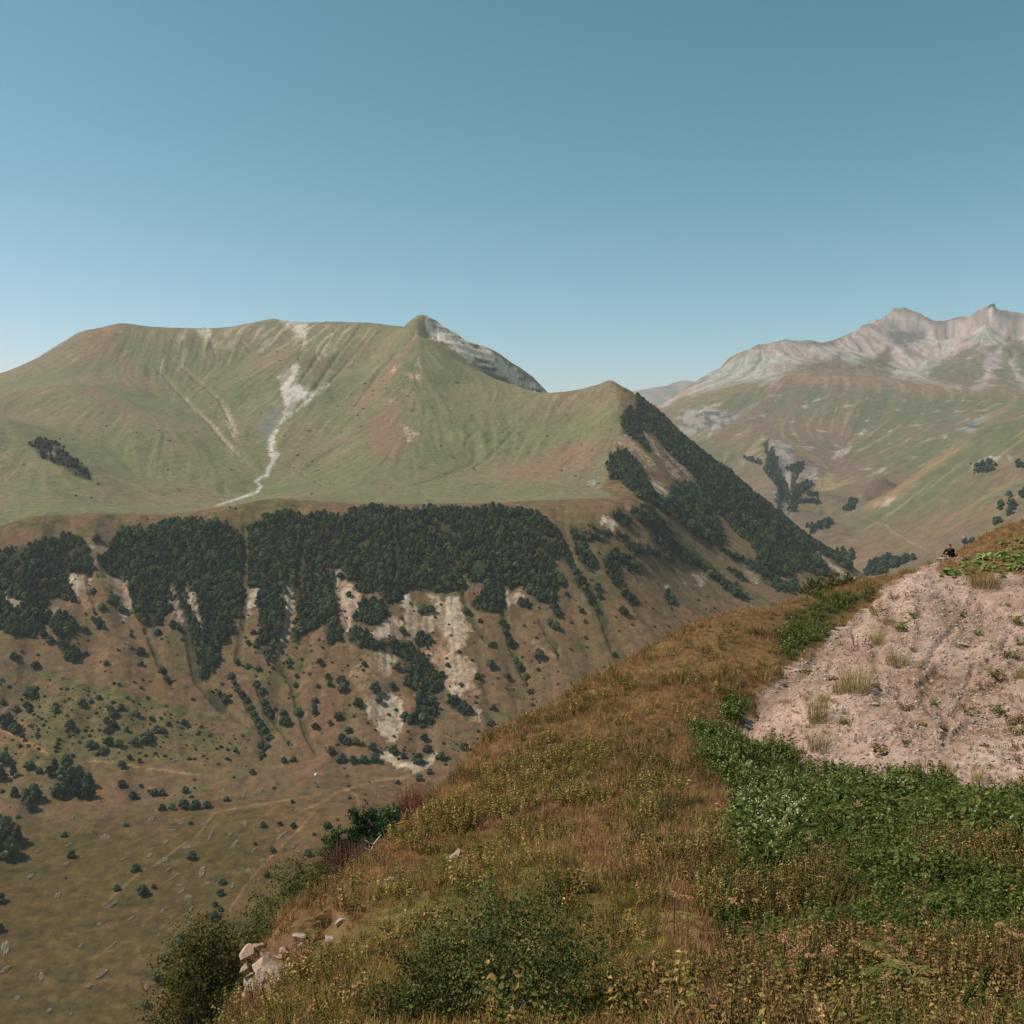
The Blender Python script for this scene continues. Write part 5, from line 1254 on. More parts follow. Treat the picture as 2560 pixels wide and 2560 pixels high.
K = 1.1
M_grass = leaf_mat('dry_grass_blade', var=0.28, hue=0.012, trans=0.3, rough=0.7)
M_green = leaf_mat('green_grass_blade', var=0.28, hue=0.015, trans=0.3, rough=0.65)
M_leaf = leaf_mat('herb_leaf', var=0.32, hue=0.02, trans=0.28, rough=0.55)
DRYC = [lin(176, 132, 90) * K, lin(194, 154, 110) * K, lin(154, 114, 76) * K, lin(164, 114, 80) * K, lin(144, 118, 72) * K]
GRNC = [lin(144, 126, 62) * K, lin(128, 118, 56) * K, lin(168, 140, 82) * K, lin(112, 108, 50) * K, lin(176, 134, 86) * K]
OLVC = [lin(136, 120, 64), lin(110, 104, 52), lin(176, 146, 90), lin(90, 92, 46), lin(152, 112, 74), lin(120, 104, 58)]
NETC = [lin(78, 92, 38), lin(96, 106, 48), lin(60, 74, 32), lin(116, 118, 62)]
YELC = [lin(142, 122, 64) * K, lin(126, 112, 58) * K, lin(168, 138, 82) * K, lin(106, 98, 48) * K, lin(138, 104, 64) * K]
DRY = [tuft(100 + i, 42, 0.30, 0.36, 0.011, DRYC, 0.55, mat=M_grass) for i in range(7)]
GRN = [tuft(200 + i, 42, 0.26, 0.36, 0.011, GRNC, 0.6, mat=M_green) for i in range(7)]
OLV = [herb(300 + i, 10, 0.44, 0.042, OLVC, M_leaf, leaves=20) for i in range(8)]
YEL = [herb(320 + i, 7, 0.40, 0.068, YELC, M_leaf, leaves=12) for i in range(6)]
NET = [herb(340 + i, 6, 0.62, 0.12, NETC, M_leaf, flower=(lin(196, 198, 150) if i == 0 else None), leaves=11) for i in range(8)]
BRN = [herb(360 + i, 7, 0.36, 0.05, [lin(134, 104, 64) * K, lin(152, 122, 78) * K, lin(108, 86, 52) * K], M_leaf, leaves=16) for i in range(4)]


def big_leaf_mesh(seed, n, size, cols, rise, mat, name):
    """low clump of broad rounded leaves"""
    rng = np.random.default_rng(seed)
    V, F, Cc = [], [], []
    for i in range(n):
        a = rng.random() * 6.283; r = 0.30 * math.sqrt(rng.random())
        c = np.array([math.cos(a) * r, math.sin(a) * r, rise * (0.5 + rng.random())])
        nr = np.array([math.cos(a) * 0.35, math.sin(a) * 0.35, 1]) + rng.normal(size=3) * 0.28; nr /= np.linalg.norm(nr)
        t = np.cross(nr, [0.2, 0.9, 0.1]); t /= np.linalg.norm(t); b = np.cross(nr, t)
        s = size * (0.6 + 0.7 * rng.random()); col = np.asarray(cols[rng.integers(len(cols))]) * (0.8 + 0.4 * rng.random())
        base = len(V); V.append(c - nr * s * 0.12); Cc.append(col * 0.85)
        m = 8
        for k in range(m):
            th = 2 * math.pi * k / m + rng.normal() * 0.1
            V.append(c + (t * math.cos(th) + b * math.sin(th)) * s * 0.5 * (0.85 + 0.3 * rng.random())); Cc.append(col)
        F.extend([(base, base + 1 + k, base + 1 + (k + 1) % m) for k in range(m)])
        tube(V, F, Cc, [(c[0] * 0.4, c[1] * 0.4, -0.03), c - nr * s * 0.12], [0.008, 0.006], col * 0.8, 3)
    return tint_mesh(name, V, F, Cc, mat)


BUT = [big_leaf_mesh(400 + i, 10, 0.24, [lin(136, 146, 80) * K, lin(112, 134, 62) * K, lin(154, 150, 100) * K, lin(92, 116, 52) * K], 0.14, M_leaf, 'butterbur') for i in range(5)]


def clean(px, py, polys, soft, j):
    return area_mask(px, py, polys, soft, j)


rng = np.random.default_rng(99)
cx, cy = [], []
for y0, y1, st in ((8.5, 20, 0.165), (20, 34, 0.225), (34, 52, 0.29), (52, 84, 0.36)):
    a, b = jgrid(-0.36 * y1 - 1, 0.58 * y1 + 1, y0, y1, st, rng)
    cx.append(a); cy.append(b)
cx = np.concatenate(cx); cy = np.concatenate(cy); cz = A.at(cx, cy)
ppx, ppy = to_img(cx, cy, cz)
ok = (ppx > -150) & (ppx < 2700) & (ppy < 2750)
cx, cy, cz, ppx, ppy = cx[ok], cy[ok], cz[ok], ppx[ok], ppy[ok]
j = fbm(cx / 1.3, cy / 1.3, 601, 3) * 26
w_s = clean(ppx, ppy, SCREE_A, 5, j * 0.6)
w_n = clean(ppx, ppy, NETTLE, 10, j) * (1 - w_s)
w_b = clean(ppx, ppy, BUTTER, 6, j * 0.5) * (1 - clean(ppx, ppy, DRYRIM[2:], 4, None))
w_o = clean(ppx, ppy, OLIVE, 45, j * 1.5)
w_y = clean(ppx, ppy, YHERB, 25, j * 1.6)
w_g = clean(ppx, ppy, GREENG, 70, j * 2)
w_c = area_mask(ppx, ppy, [z4(15, [(640, 1060), (800, 1020), (980, 980), (1100, 900), (1250, 790), (1420, 720), (1400, 800), (1300, 900), (1130, 1100), (900, 1130), (500, 1300), (500, 1600), (600, 1640), (900, 1640), (1000, 1400), (1090, 1250), (900, 1080)])], 4, None) * (cy < 32)
u = rng.random(len(cx))
patch = fbm(cx / 2.6, cy / 2.6, 611, 3); patch2 = fbm(cx / 0.9, cy / 0.9, 621, 2)
kind = np.full(len(cx), 'dry', dtype=object)
kind[(w_g * 1.0 + 0.3 * patch + 0.25 * patch2 > 0.42)] = 'grn'
kind[(u < 0.10) & (kind == 'dry')] = 'grn'
kind[(u > 0.90) & (kind == 'grn')] = 'olv'
kind[(patch > 0.12) & (w_g < 0.5) & (u < 0.45)] = 'olv'
kind[(patch2 > 0.25) & (u < 0.35)] = 'yel'
kind[(patch2 < -0.45) & (u < 0.5)] = 'brn'
kind[(w_y + 0.5 * patch2 > 0.55)] = 'yel'
kind[(w_o + 0.35 * patch > 0.5)] = 'olv'
kind[(kind == 'olv') & (patch2 > 0.75 - 0.6 * smooth(2150, 2400, ppy)) & (w_o > 0.5)] = 'brn'
kind[(kind == 'olv') & (patch + 0.35 * patch2 < 0.18 - 0.9 * smooth(2150, 2420, ppy)) & (w_o > 0.5) & (ppx > 1790)] = 'gre'
kind[(kind == 'net') & (u > 0.86)] = 'olv'
kind[(w_n + 0.25 * patch2 > 0.5)] = 'net'
kind[(w_b > 0.5)] = 'but'
kind[(w_s > 0.5) & (w_b <= 0.5)] = 'none'
kind[(w_c > 0.5)] = 'none'
for qx_, qy_, rad, fr in ((1146, 2152, 0.42, 0.9), (745, 2345, 0.3, 0.5), (822, 2352, 0.3, 0.5), (850, 2308, 0.3, 0.4), (978, 2205, 0.45, 0.5)):
    hx_, hy_, _ = hitA(qx_, qy_)
    kind[(np.abs(cx - hx_) < rad) & (cy < hy_ + rad) & (cy > hy_ - rad - fr)] = 'none'
for qx_, qy_, rad, fr in ((2380, 1391, 1.3, 3.0), (2413, 1352, 1.0, 0.0)):
    hx_, hy_, _ = hitA(qx_, qy_)
    kind[(np.abs(cx - hx_) < rad) & (cy < hy_ + rad) & (cy > hy_ - rad - fr) & (kind != 'none') & (kind != 'but')] = 'low'
kind[(kind == 'but') & (u < 0.42)] = 'low'
thin = {'low': 0.95, 'dry': 0.92, 'grn': 0.95, 'olv': 0.66, 'yel': 0.62, 'net': 0.55, 'gre': 0.6, 'but': 0.6, 'brn': 0.6}
for nm, frac in thin.items():
    s = (kind == nm) & (rng.random(len(cx)) > frac)
    kind[s] = 'none'


def put(nm, name, meshes, size, label, cat, hvar=0.3):
    s = kind == nm
    n = int(s.sum())
    sc = 0.88 * size * (0.7 + 0.6 * rng.random(n)) * (1 + 0.45 * patch[s] + 0.45 * patch2[s]) * (1 + 0.006 * np.maximum(np.minimum(cy[s], 50) - 15, 0)) * (1 - {'but': 0.0, 'low': 0.0, 'dry': 0.18}.get(nm, 0.35) * smooth(52, 64, cy[s]))
    rot = rng.normal(size=(n, 3)) * 0.12; rot[:, 2] = rng.random(n) * 6.283
    rot[:, 1] += 0.10
    print(name, n)
    return scatter(name, np.stack([cx[s], cy[s], cz[s]], 1), rot, np.stack([sc, sc, sc * (1 - hvar / 2 + hvar * rng.random(n))], 1), np.where((nm == 'net') & (rng.random(n) < np.where(ppx[s] < 2000, 0.30, 0.06)), 0, rng.integers(1 if nm == 'net' else 0, len(meshes), n)), meshes, label, cat)


put('dry', 'dry_grass', DRY, 1.0, 'tawny dry grass covering the crest and upper hillside', 'grass')
put('low', 'short_dry_grass', DRY, 0.62, 'short rusty grass on the ridge between the pale broad leaves', 'grass')
put('grn', 'green_grass', GRN, 1.0, 'yellow-green short grass on the lower middle of the hillside', 'grass')
put('olv', 'meadow_herbs', OLV, 1.0, 'tangled olive meadow herbs covering the lower right hillside', 'herbs')
put('yel', 'yellowing_herbs', YEL, 1.0, 'yellowing leafy herbs in a band across the grass', 'herbs')
put('brn', 'withered_herbs', BRN, 1.0, 'brown withered herbs among the green ones at lower right', 'herbs')
put('net', 'flowering_nettles', NET, 0.95, 'deep green leafy herbs with small white flowers below the scree', 'herbs')
put('gre', 'leafy_herbs', NET[1:], 0.8, 'deep green leafy herbs in patches among the olive ones', 'herbs')
put('but', 'butterbur_leaves', BUT, 0.95, 'pale broad leaves spread over the top of the scree bank', 'herbs')

# sparse withered bits on the scree
s = (w_s > 0.7) & (w_b < 0.3) & (rng.random(len(cx)) < 0.22 * (1 + 2.2 * (fbm(cx / 3, cy / 3, 651, 2) > 0.1)) * (1 + 3.0 * smooth(2420, 2560, ppx) * smooth(1600, 1750, ppy)))
n = int(s.sum()); sc = 0.22 + 0.40 * rng.random(n) ** 2; rot = np.zeros((n, 3)); rot[:, 2] = rng.random(n) * 6.28
mm = DRY[:3] + BRN + OLV[:3] + DRY[3:5] + BRN[:2]
scatter('scree_weeds', np.stack([cx[s], cy[s], cz[s]], 1), rot, sc, rng.integers(0, len(mm), n), mm, 'thin withered weeds dotted over the pinkish scree', 'weeds')

# stones of the scree
M_stone = simple_mat('pinkish_limestone', lin(146, 122, 106), lin(194, 174, 156), 7, 0.02)


def stone_mesh(seed, flat=0.6, sub=ICO2):
    rng = np.random.default_rng(seed)
    v = sub[0].copy()
    for k in range(7):      # chop planes off a ball: angular stone
        d = rdir(rng, 1)[0]; c = 0.45 + 0.35 * rng.random()
        dist = v @ d
        v = v - np.maximum(dist - c, 0)[:, None] * d
    v = v * np.array([1, 0.75, flat])
    me = bpy.data.meshes.new('stone'); me.from_pydata([tuple(q) for q in v], [], sub[1]); me.materials.append(M_stone); me.update()
    return me


STONES = [stone_mesh(i, 0.45 + 0.1 * (i % 3)) for i in range(6)]
PEB = [stone_mesh(30 + i, 0.55, ICO1) for i in range(5)]
rng = np.random.default_rng(123)
sx, sy = jgrid(5, 46, 33, 72, 0.125, rng)
sz = A.at(sx, sy); qx, qy = to_img(sx, sy, sz)
m = (area_mask(qx, qy, SCREE_A, 4, fbm(sx / 1.3, sy / 1.3, 601, 3) * 15) > 0.5) & (qx < 2700) & (rng.random(len(sx)) < 0.35 + 0.5 * (fbm(sx / 2, sy / 2, 661, 3) > 0.0))
sx, sy, sz = sx[m], sy[m], sz[m]; n = len(sx)
rot = rng.random((n, 3)) * np.array([0.6, 0.6, 6.28])
scatter('scree_stones', np.stack([sx, sy, sz], 1), rot, 0.025 + 0.13 * rng.random(n) ** 4, rng.integers(0, 5, n), PEB, 'small broken stones littering the pinkish scree bank', 'stones')
print('stones', n)

# ================================================================ THINGS on the near hillside
def mesh_raw(name, V, F, mat, smooth_=False):
    me = bpy.data.meshes.new(name)
    me.from_pydata([tuple(v) for v in V], [], [tuple(f) for f in F]); me.materials.append(mat)
    if smooth_:
        me.polygons.foreach_set('use_smooth', np.ones(len(me.polygons), bool))
    me.update()
    return me


def shrub(name, label, cat, base, w, h, seed, leaves, leaf, cols, lobes=10, lean=(0, 0), group=None, lift=0.25, twiggy=0.0, depth=1.0):
    """bush or small tree: branching stems and a crown of single leaves gathered in sprays"""
    rng = np.random.default_rng(seed)
    root = thing(name, label, cat, base, 0, group)
    V, F, Cc = [], [], []
    centres = []
    for i in range(lobes):
        a = i * 2.399 + rng.random() * 0.7; t = (i + 0.5) / lobes
        zc = h * (lift + (0.92 - lift) * (t ** 0.9)); rr = w * 0.5 * math.sqrt(max(0.05, 1 - abs(t - 0.35) ** 1.6 * 1.7)) * (0.25 + 0.75 * rng.random())
        c = np.array([math.cos(a) * rr + lean[0] * t * h, math.sin(a) * rr * depth + lean[1] * t * h, zc])
        centres.append((c, w * (0.20 + 0.10 * rng.random())))
        mid = c * np.array([0.35, 0.35, 0.5]) + rng.normal(size=3) * 0.04 * w
        tube(V, F, Cc, [(rng.normal() * 0.03 * w, rng.normal() * 0.03 * w, -0.25 * h), mid, c], [0.022 * h, 0.014 * h, 0.004 * h], (0.11, 0.09, 0.07), 5)
    part('trunk', tint_mesh('stems', V, F, Cc, M_twig), root)
    V, F, Cc = [], [], []
    sprays = max(40, leaves // 26)
    for s in range(sprays):
        c, r = centres[rng.integers(lobes)]
        d = rdir(rng, 1)[0]; d[2] = d[2] * 0.8 + 0.15
        o = c + d * r * (0.55 + 0.6 * rng.random() ** 0.5)
        k = leaves // sprays
        t = rng.random(k)
        dirn = d + rng.normal(size=3) * 0.4; dirn[2] += 0.3; dirn /= np.linalg.norm(dirn)
        Pp = o + dirn * (t[:, None] - 0.3) * r * 0.75 + rng.normal(size=(k, 3)) * r * 0.13
        col = np.asarray(cols[rng.integers(len(cols))]) * (0.7 + 0.6 * rng.random())
        add_leaves(V, F, Cc, Pp, d + np.array([0, 0, 0.6]) + rng.normal(size=(k, 3)) * 0.3, leaf, rng, col, 0.3, 0.6)
    part('crown', tint_mesh('crown', V, F, Cc, M_leaf), root)
    return root


M_twig = leaf_mat('twig', var=0.1, hue=0.0, trans=0.0, rough=0.8)
BUSHC = [lin(96, 96, 54), lin(80, 86, 46), lin(116, 108, 64), lin(64, 74, 40)]
TREEC = [lin(98, 92, 48), lin(82, 84, 42), lin(118, 104, 56), lin(68, 74, 38)]
GREENC = [lin(52, 78, 44), lin(62, 88, 48), lin(44, 66, 40), lin(74, 90, 48)]


def ground_pt(px, d, dz=0.0):
    x, y, _ = world_pt(px, 1280, d)
    return (float(x), float(y), float(A.at(np.array([float(x)]), np.array([float(y)]))[0]) + dz)


def top_height(px, py, base):
    """height a thing standing at base needs to reach photograph row py"""
    _, _, z = world_pt(px, py, base[1])
    return float(z) - base[2]


b = ground_pt(1270, 11.9); shrub('leafy_shrub', 'dense grey-green shrub in the grass at bottom centre of the picture', 'shrub', b, 2.3, top_height(1290, 2320, b), 1, 16000, 0.05, BUSHC, 15, lift=0.05)
b = ground_pt(1050, 11.6); shrub('leafy_shrub', 'small grey-green shrub left of the big bottom centre shrub', 'shrub', b, 1.3, top_height(1050, 2440, b), 2, 5000, 0.05, BUSHC, 12, lift=0.05)
b = ground_pt(500, 27.0, -0.4); shrub('small_tree', 'loose olive-leaved small tree left of the pale rock outcrop', 'tree', b, 2.8, top_height(505, 2295, b), 3, 28000, 0.085, TREEC, 44, lift=0.10)
b = ground_pt(590, 26.0, -0.4); shrub('small_tree', 'low dark bush between small tree and pale rock outcrop', 'tree', b, 1.6, top_height(590, 2440, b), 4, 5000, 0.075, GREENC[:2] + TREEC[1:], 14, lift=0.1)
b = ground_pt(745, 36.0); shrub('hill_bush', 'wide olive bush behind the tawny grass lip, right of a smaller one', 'bush', b, 3.6, top_height(745, 2185, b), 5, 11000, 0.10, TREEC, 20, lift=0.2, group='bushes behind the grass lip')
b = ground_pt(650, 33.0); shrub('hill_bush', 'smaller olive bush behind the grass lip, above the rock outcrop', 'bush', b, 2.3, top_height(650, 2275, b), 6, 7000, 0.09, TREEC + GREENC[3:], 14, lift=0.2, group='bushes behind the grass lip')
for i, (px, py, w) in enumerate([(835, 2065, 46), (860, 2085, 40), (875, 2040, 44), (900, 2010, 52), (918, 2060, 46), (940, 1995, 54), (960, 2050, 42), (975, 2005, 46), (1000, 1990, 44), (822, 2120, 30), (890, 2090, 44), (930, 2085, 40)]):
    b = ground_pt(px, 92 + (i * 37 % 11) * 2.2)
    shrub('slope_tree', 'rich green leafy tree on the drop behind the crest, %s of the clump from left' % ORD[sorted(range(12), key=lambda q: [835, 860, 875, 900, 918, 940, 960, 975, 1000, 822, 890, 930][q]).index(i)], 'tree', b, w / FPX * b[1] * 1.7, top_height(px, py, b), 20 + i, 6500, 0.26, GREENC, 16, lift=0.30, group='green trees behind the crest')
for i, (px, py, w, h, d) in enumerate([(2040, 1446, 70, 60, 68), (2085, 1432, 60, 60, 70), (2122, 1440, 50, 50, 69)]):
    b = ground_pt(px, d, -0.3)
    shrub('ridge_bush', ['olive bush on the far grass ridge, left of three', 'tallest olive bush on the far grass ridge, middle of three', 'olive bush on the far grass ridge, right of three'][i], 'bush', b, w / FPX * d, top_height(px, py, b), 50 + i, 2200, 0.12, TREEC, 10, lift=0.2, group='bushes on the far grass ridge')

# reddish leafless shrubs and bleached dead branches on the crest


def twig_shrub(name, label, base, w, h, seed, n, col, group=None):
    rng = np.random.default_rng(seed)
    root = thing(name, label, 'shrub', base, 0, group)
    V, F, Cc = [], [], []
    for i in range(n):
        a = rng.random() * 6.283; r = w * 0.5 * math.sqrt(rng.random())
        p0 = np.array([math.cos(a) * r * 0.6, math.sin(a) * r * 0.6, -0.2]); p2 = np.array([math.cos(a) * r, math.sin(a) * r, h * (0.6 + 0.5 * rng.random())]) + rng.normal(size=3) * 0.1
        p1 = (p0 + p2) / 2 + rng.normal(size=3) * 0.06
        c = np.asarray(col) * (0.7 + 0.6 * rng.random())
        tube(V, F, Cc, [p0, p1, p2], [0.016, 0.012, 0.005], c, 3)
        for k in range(4):
            q = p1 + (p2 - p1) * rng.random(); e = q + rng.normal(size=3) * 0.16 + np.array([0, 0, 0.14])
            tube(V, F, Cc, [q, e], [0.009, 0.004], c, 3)
    part('twigs', tint_mesh('twigs', V, F, Cc, M_twig), root)
    return root


RED = lin(112, 76, 66)
twig_shrub('red_shrub', 'purplish leafless shrub at the crest edge above the olive bush', ground_pt(845, 38.5), 2.2, top_height(845, 2120, ground_pt(845, 38.5)), 61, 170, RED, 'leafless reddish shrubs')
twig_shrub('red_shrub', 'reddish leafless shrub below the bleached dead branches', ground_pt(895, 41.0), 1.5, top_height(895, 2120, ground_pt(895, 41.0)), 62, 120, RED, 'leafless reddish shrubs')
twig_shrub('red_shrub', 'rust-red leafless shrub on the crest beside the yellow herbs', ground_pt(1035, 46.0), 1.7, top_height(1035, 1968, ground_pt(1035, 46.0)), 63, 150, lin(120, 74, 60), 'leafless reddish shrubs')
M_dead = simple_mat('bleached_wood', lin(150, 136, 122), lin(204, 192, 178), 9, 0.01)


def dead_branch(label, pts_list, d, group='bleached dead branches'):
    """pts_list: photograph polylines with radii in metres"""
    p0 = world_pt(pts_list[0][0][0], pts_list[0][0][1], d)
    root = thing('dead_branch', label, 'branch', tuple(float(q) for q in p0), 0, group)
    for i, pl in enumerate(pts_list):
        V, F, Cc = [], [], []
        P3 = []
        for k, (px, py, r) in enumerate(pl):
            q = world_pt(px, py, d + 0.12 * math.sin(k * 2.1 + i))
            P3.append(np.array([float(q[0]) - float(p0[0]), float(q[1]) - float(p0[1]), float(q[2]) - float(p0[2])]))
        tube(V, F, Cc, P3, [r for _, _, r in pl], (1, 1, 1), 6)
        part('stem' if i == 0 else 'twig', mesh_raw('branch', V, F, M_dead, True), root)


dead_branch('bleached dead branch leaning on the crest, largest of three', [[(920, 2148, 0.05), (936, 2110, 0.045), (952, 2088, 0.03)], [(934, 2112, 0.03), (922, 2106, 0.025), (912, 2100, 0.012)], [(928, 2128, 0.025), (912, 2120, 0.012)], [(942, 2102, 0.02), (955, 2100, 0.01)]], 37.5)
dead_branch('bleached forked stump right of the largest dead branch', [[(980, 2098, 0.05), (974, 2080, 0.04), (968, 2074, 0.02)], [(977, 2086, 0.03), (976, 2070, 0.012)]], 39.5)
dead_branch('thin bleached dead twig standing near the red shrub', [[(1012, 2060, 0.03), (1008, 2042, 0.025), (1004, 2028, 0.012)], [(1010, 2045, 0.02), (1018, 2020, 0.008)]], 43)

# pale boulder in the grass
x, y, z = hitA(1146, 2152)
o = thing('boulder', 'pale pinkish boulder lying alone in green grass on the hillside', 'boulder', (x, y, z + 0.17), 0.3, None, stone_mesh(71, 0.7, ICO3)); o.scale = (0.34, 0.34, 0.36)
o.data.materials[0] = simple_mat('dull_pink_stone', lin(138, 110, 98), lin(168, 138, 124), 5, 0.02)

# ---------------------------------------------------------------- rock outcrop, each block its own part
M_rock = simple_mat('pale_limestone', lin(124, 96, 78), lin(192, 170, 148), 4.5, 0.07)


def block_mesh(seed, sx, sy, sz):
    """angular slab: a box with shifted corners, chipped edges"""
    rng = np.random.default_rng(seed)
    bm = bmesh.new()
    bmesh.ops.create_cube(bm, size=2.0)
    for v in bm.verts:
        v.co = Vector([c * (1 + t) for c, t in zip(v.co, rng.uniform(-0.38, 0.12, 3))])
    bmesh.ops.bevel(bm, geom=list(bm.edges), offset=0.10, segments=1, affect='EDGES')
    bmesh.ops.triangulate(bm, faces=bm.faces)
    bmesh.ops.subdivide_edges(bm, edges=[e for e in bm.edges if e.calc_length() > 0.9], cuts=1)
    for v in bm.verts:
        v.co = Vector([c * s for c, s in zip(v.co + Vector(rng.normal(size=3) * 0.05), (sx, sy, sz))])
    me = bpy.data.meshes.new('block'); bm.to_mesh(me); bm.free(); me.materials.append(M_rock)
    return me


def crag_mesh(seed, sx, sy, sz):
    """weathered piece of bedrock: planes broken off, rough faces"""
    rng = np.random.default_rng(seed)
    v = ICO3[0].copy()
    for k in range(10):
        d = rdir(rng, 1)[0]; c = 0.30 + 0.40 * rng.random()
        v = v - np.maximum(v @ d - c, 0)[:, None] * d
    v = v * (1 + 0.10 * fbm(v[:, 0] * 3 + seed, v[:, 1] * 3 + v[:, 2] * 2, seed, 3))[:, None]
    return mesh_raw('block', v * np.array([sx, sy, sz]) * 1.45, ICO3[1], M_rock)


rx, ry, rz = hitA(680, 2500, 12, 40)
outcrop = thing('rock_outcrop', 'pale fractured limestone outcrop jutting from the grassy edge at lower left', 'rock', (rx, ry, rz))
# photograph layout of the blocks: x, y (view 14), half sizes, tilt
BL = [(720, 600, 42, 48, 0.2, 0.3), (790, 640, 40, 52, -0.3, 0.2), (700, 700, 36, 38, 0.1, 0.1), (800, 700, 60, 34, 0.5, 0.2), (850, 760, 70, 28, 0.55, 0.4), (800, 540, 26, 26, 0.2, 0.1), (960, 620, 38, 30, -0.3, 0.3), (900, 690, 52, 44, 0.3, 0.2), (1010, 690, 44, 34, 0.1, 0.2), (950, 770, 60, 30, -0.5, 0.4), (730, 800, 66, 40, 0.05, 0.0), (830, 830, 60, 30, 0.5, 0.3), (920, 830, 50, 38, -0.6, 0.2), (800, 890, 60, 30, 0.1, 0.1), (920, 900, 30, 44, 0.25, 0.2), (740, 880, 60, 16, -0.45, 0.2), (1010, 560, 30, 26, 0.4, 0.3), (870, 610, 30, 30, 0.2, 0.5), (880, 940, 50, 24, 0.1, 0.2), (1040, 740, 30, 24, 0.2, 0.3)]
for i, (bx, by, hw, hh, tilt, yaw) in enumerate(BL):
    px, py = 400 + bx / 3.22, 2200 + by / 3.22
    d = hitA(px, py, 12, 40)[1] - 0.10 + 0.08 * math.sin(i * 1.7)
    d = min(max(d, 17.5), 23.5)
    q = world_pt(px, py, d); k = d / FPX / 3.22
    o = part('block', crag_mesh(800 + i, max(hw, 32) * k * 1.4, max(hw, hh) * k * 1.4, hh * k * 1.1), outcrop)
    o.location = (float(q[0]) - rx, float(q[1]) - ry, float(q[2]) - rz)
    o.rotation_euler = (0.12 + 0.20 * math.sin(i * 3.1), 0.22 + 0.5 * tilt, 0.6 * yaw + 0.25 * math.sin(i * 2.3))
for i, (px, py, r, lb) in enumerate([(745, 2345, 0.20, 'pinkish stone half bare in the soil step right of outcrop'), (760, 2365, 0.16, 'small pinkish stone below the soil step by the outcrop'), (822, 2352, 0.17, 'stone poking through dry grass beyond the soil step'), (850, 2308, 0.15, 'pale stone under the big leaf plant on the grass lip'), (753, 2420, 0.18, 'upright pale stone right of the rock outcrop'), (978, 2205, 0.16, 'pale stone in bare soil patch below the crest')]):
    x, y, z = hitA(px, py)
    o = thing('stone', lb, 'stone', (x, y, z + r * 0.2), i * 1.3, None, STONES[i % 6]); o.scale = (r, r * 0.9, r * 1.2)

# ---------------------------------------------------------------- scree: separate stones, tufts and plants
SS = [(1440, 515, 100, 'broad white flat stone'), (1535, 530, 42, 'round pale stone'), (1665, 262, 42, 'pale stone'), (1285, 280, 60, 'flat pale stone'), (755, 995, 80, 'low whitish stone'), (1145, 755, 28, 'small white stone'), (1250, 1255, 34, 'small white stone'), (1515, 1365, 26, 'small white stone'), (1680, 1430, 60, 'pale stone'), (60, 700, 90, 'grey pale stone'), (640, 245, 60, 'pale grey stone'), (130, 720, 70, 'pale grey stone'), (70, 840, 50, 'flat pale stone'), (1540, 150, 36, 'pale stone'), (1640, 1640, 40, 'pale stone'), (1420, 1050, 40, 'pale stone'), (270, 1490, 50, 'pale stone'), (870, 1190, 34, 'pale stone'), (1190, 1440, 40, 'pale stone'), (440, 460, 60, 'pale stone'), (380, 840, 50, 'flat pale stone')]


def belt13(items, tail):
    rows = {}
    for i, it in enumerate(items):
        rows.setdefault(min(3, int(it[1] // 420)), []).append((it[0], i))
    nm = ['top', 'upper middle', 'lower middle', 'bottom']
    out = [None] * len(items)
    for r, lst in rows.items():
        for k, (_, i) in enumerate(sorted(lst)):
            out[i] = '%s %s, %s from left in its %s quarter' % (items[i][-1], tail, ORD[k], nm[r])
    return out


for (sx_, sy_, w, what_), lb in zip(SS, belt13(SS, 'on the scree')):
    x, y, z = hitA(1950 + sx_ / 3.167, 1450 + sy_ / 3.167)
    r = w / 3.167 / FPX * y * 0.5
    o = thing('scree_stone', lb, 'stone', (x, y, z + r * 0.15), sx_ * 0.1, 'larger stones on the scree', STONES[int(sx_) % 6]); o.scale = (r, r, r * 0.8)
TUFT = [(1625, 60, 230, 150), (765, 510, 130, 140), (915, 680, 170, 140), (600, 880, 250, 220), (470, 900, 120, 90), (300, 1120, 170, 250), (310, 1350, 190, 160), (1300, 1510, 100, 100), (1560, 1600, 95, 120), (1920, 780, 90, 110), (830, 330, 130, 40), (350, 960, 100, 80)]
TG = [tuft(700 + i, 230, 1.0, 1.2, 0.012, [lin(150, 146, 66), lin(168, 156, 80), lin(130, 132, 56), lin(196, 168, 112)], 0.8, mat=M_green) for i in range(3)]
TUFT_ = [(a, b_, w, h, 'fine green grass tuft') for a, b_, w, h in TUFT]
for i, ((a, b_, w, h, _), lb) in enumerate(zip(TUFT_, belt13(TUFT_, 'on the scree'))):
    x, y, z = hitA(1950 + a / 3.167, 1450 + b_ / 3.167)
    k = y / FPX / 3.167
    o = thing('grass_tuft', lb, 'grass tuft', (x, y, z), i * 1.1, 'green grass tufts on the scree', TG[i % 3]); o.scale = (w * k * 0.80, w * k * 0.80, h * k * 1.35)
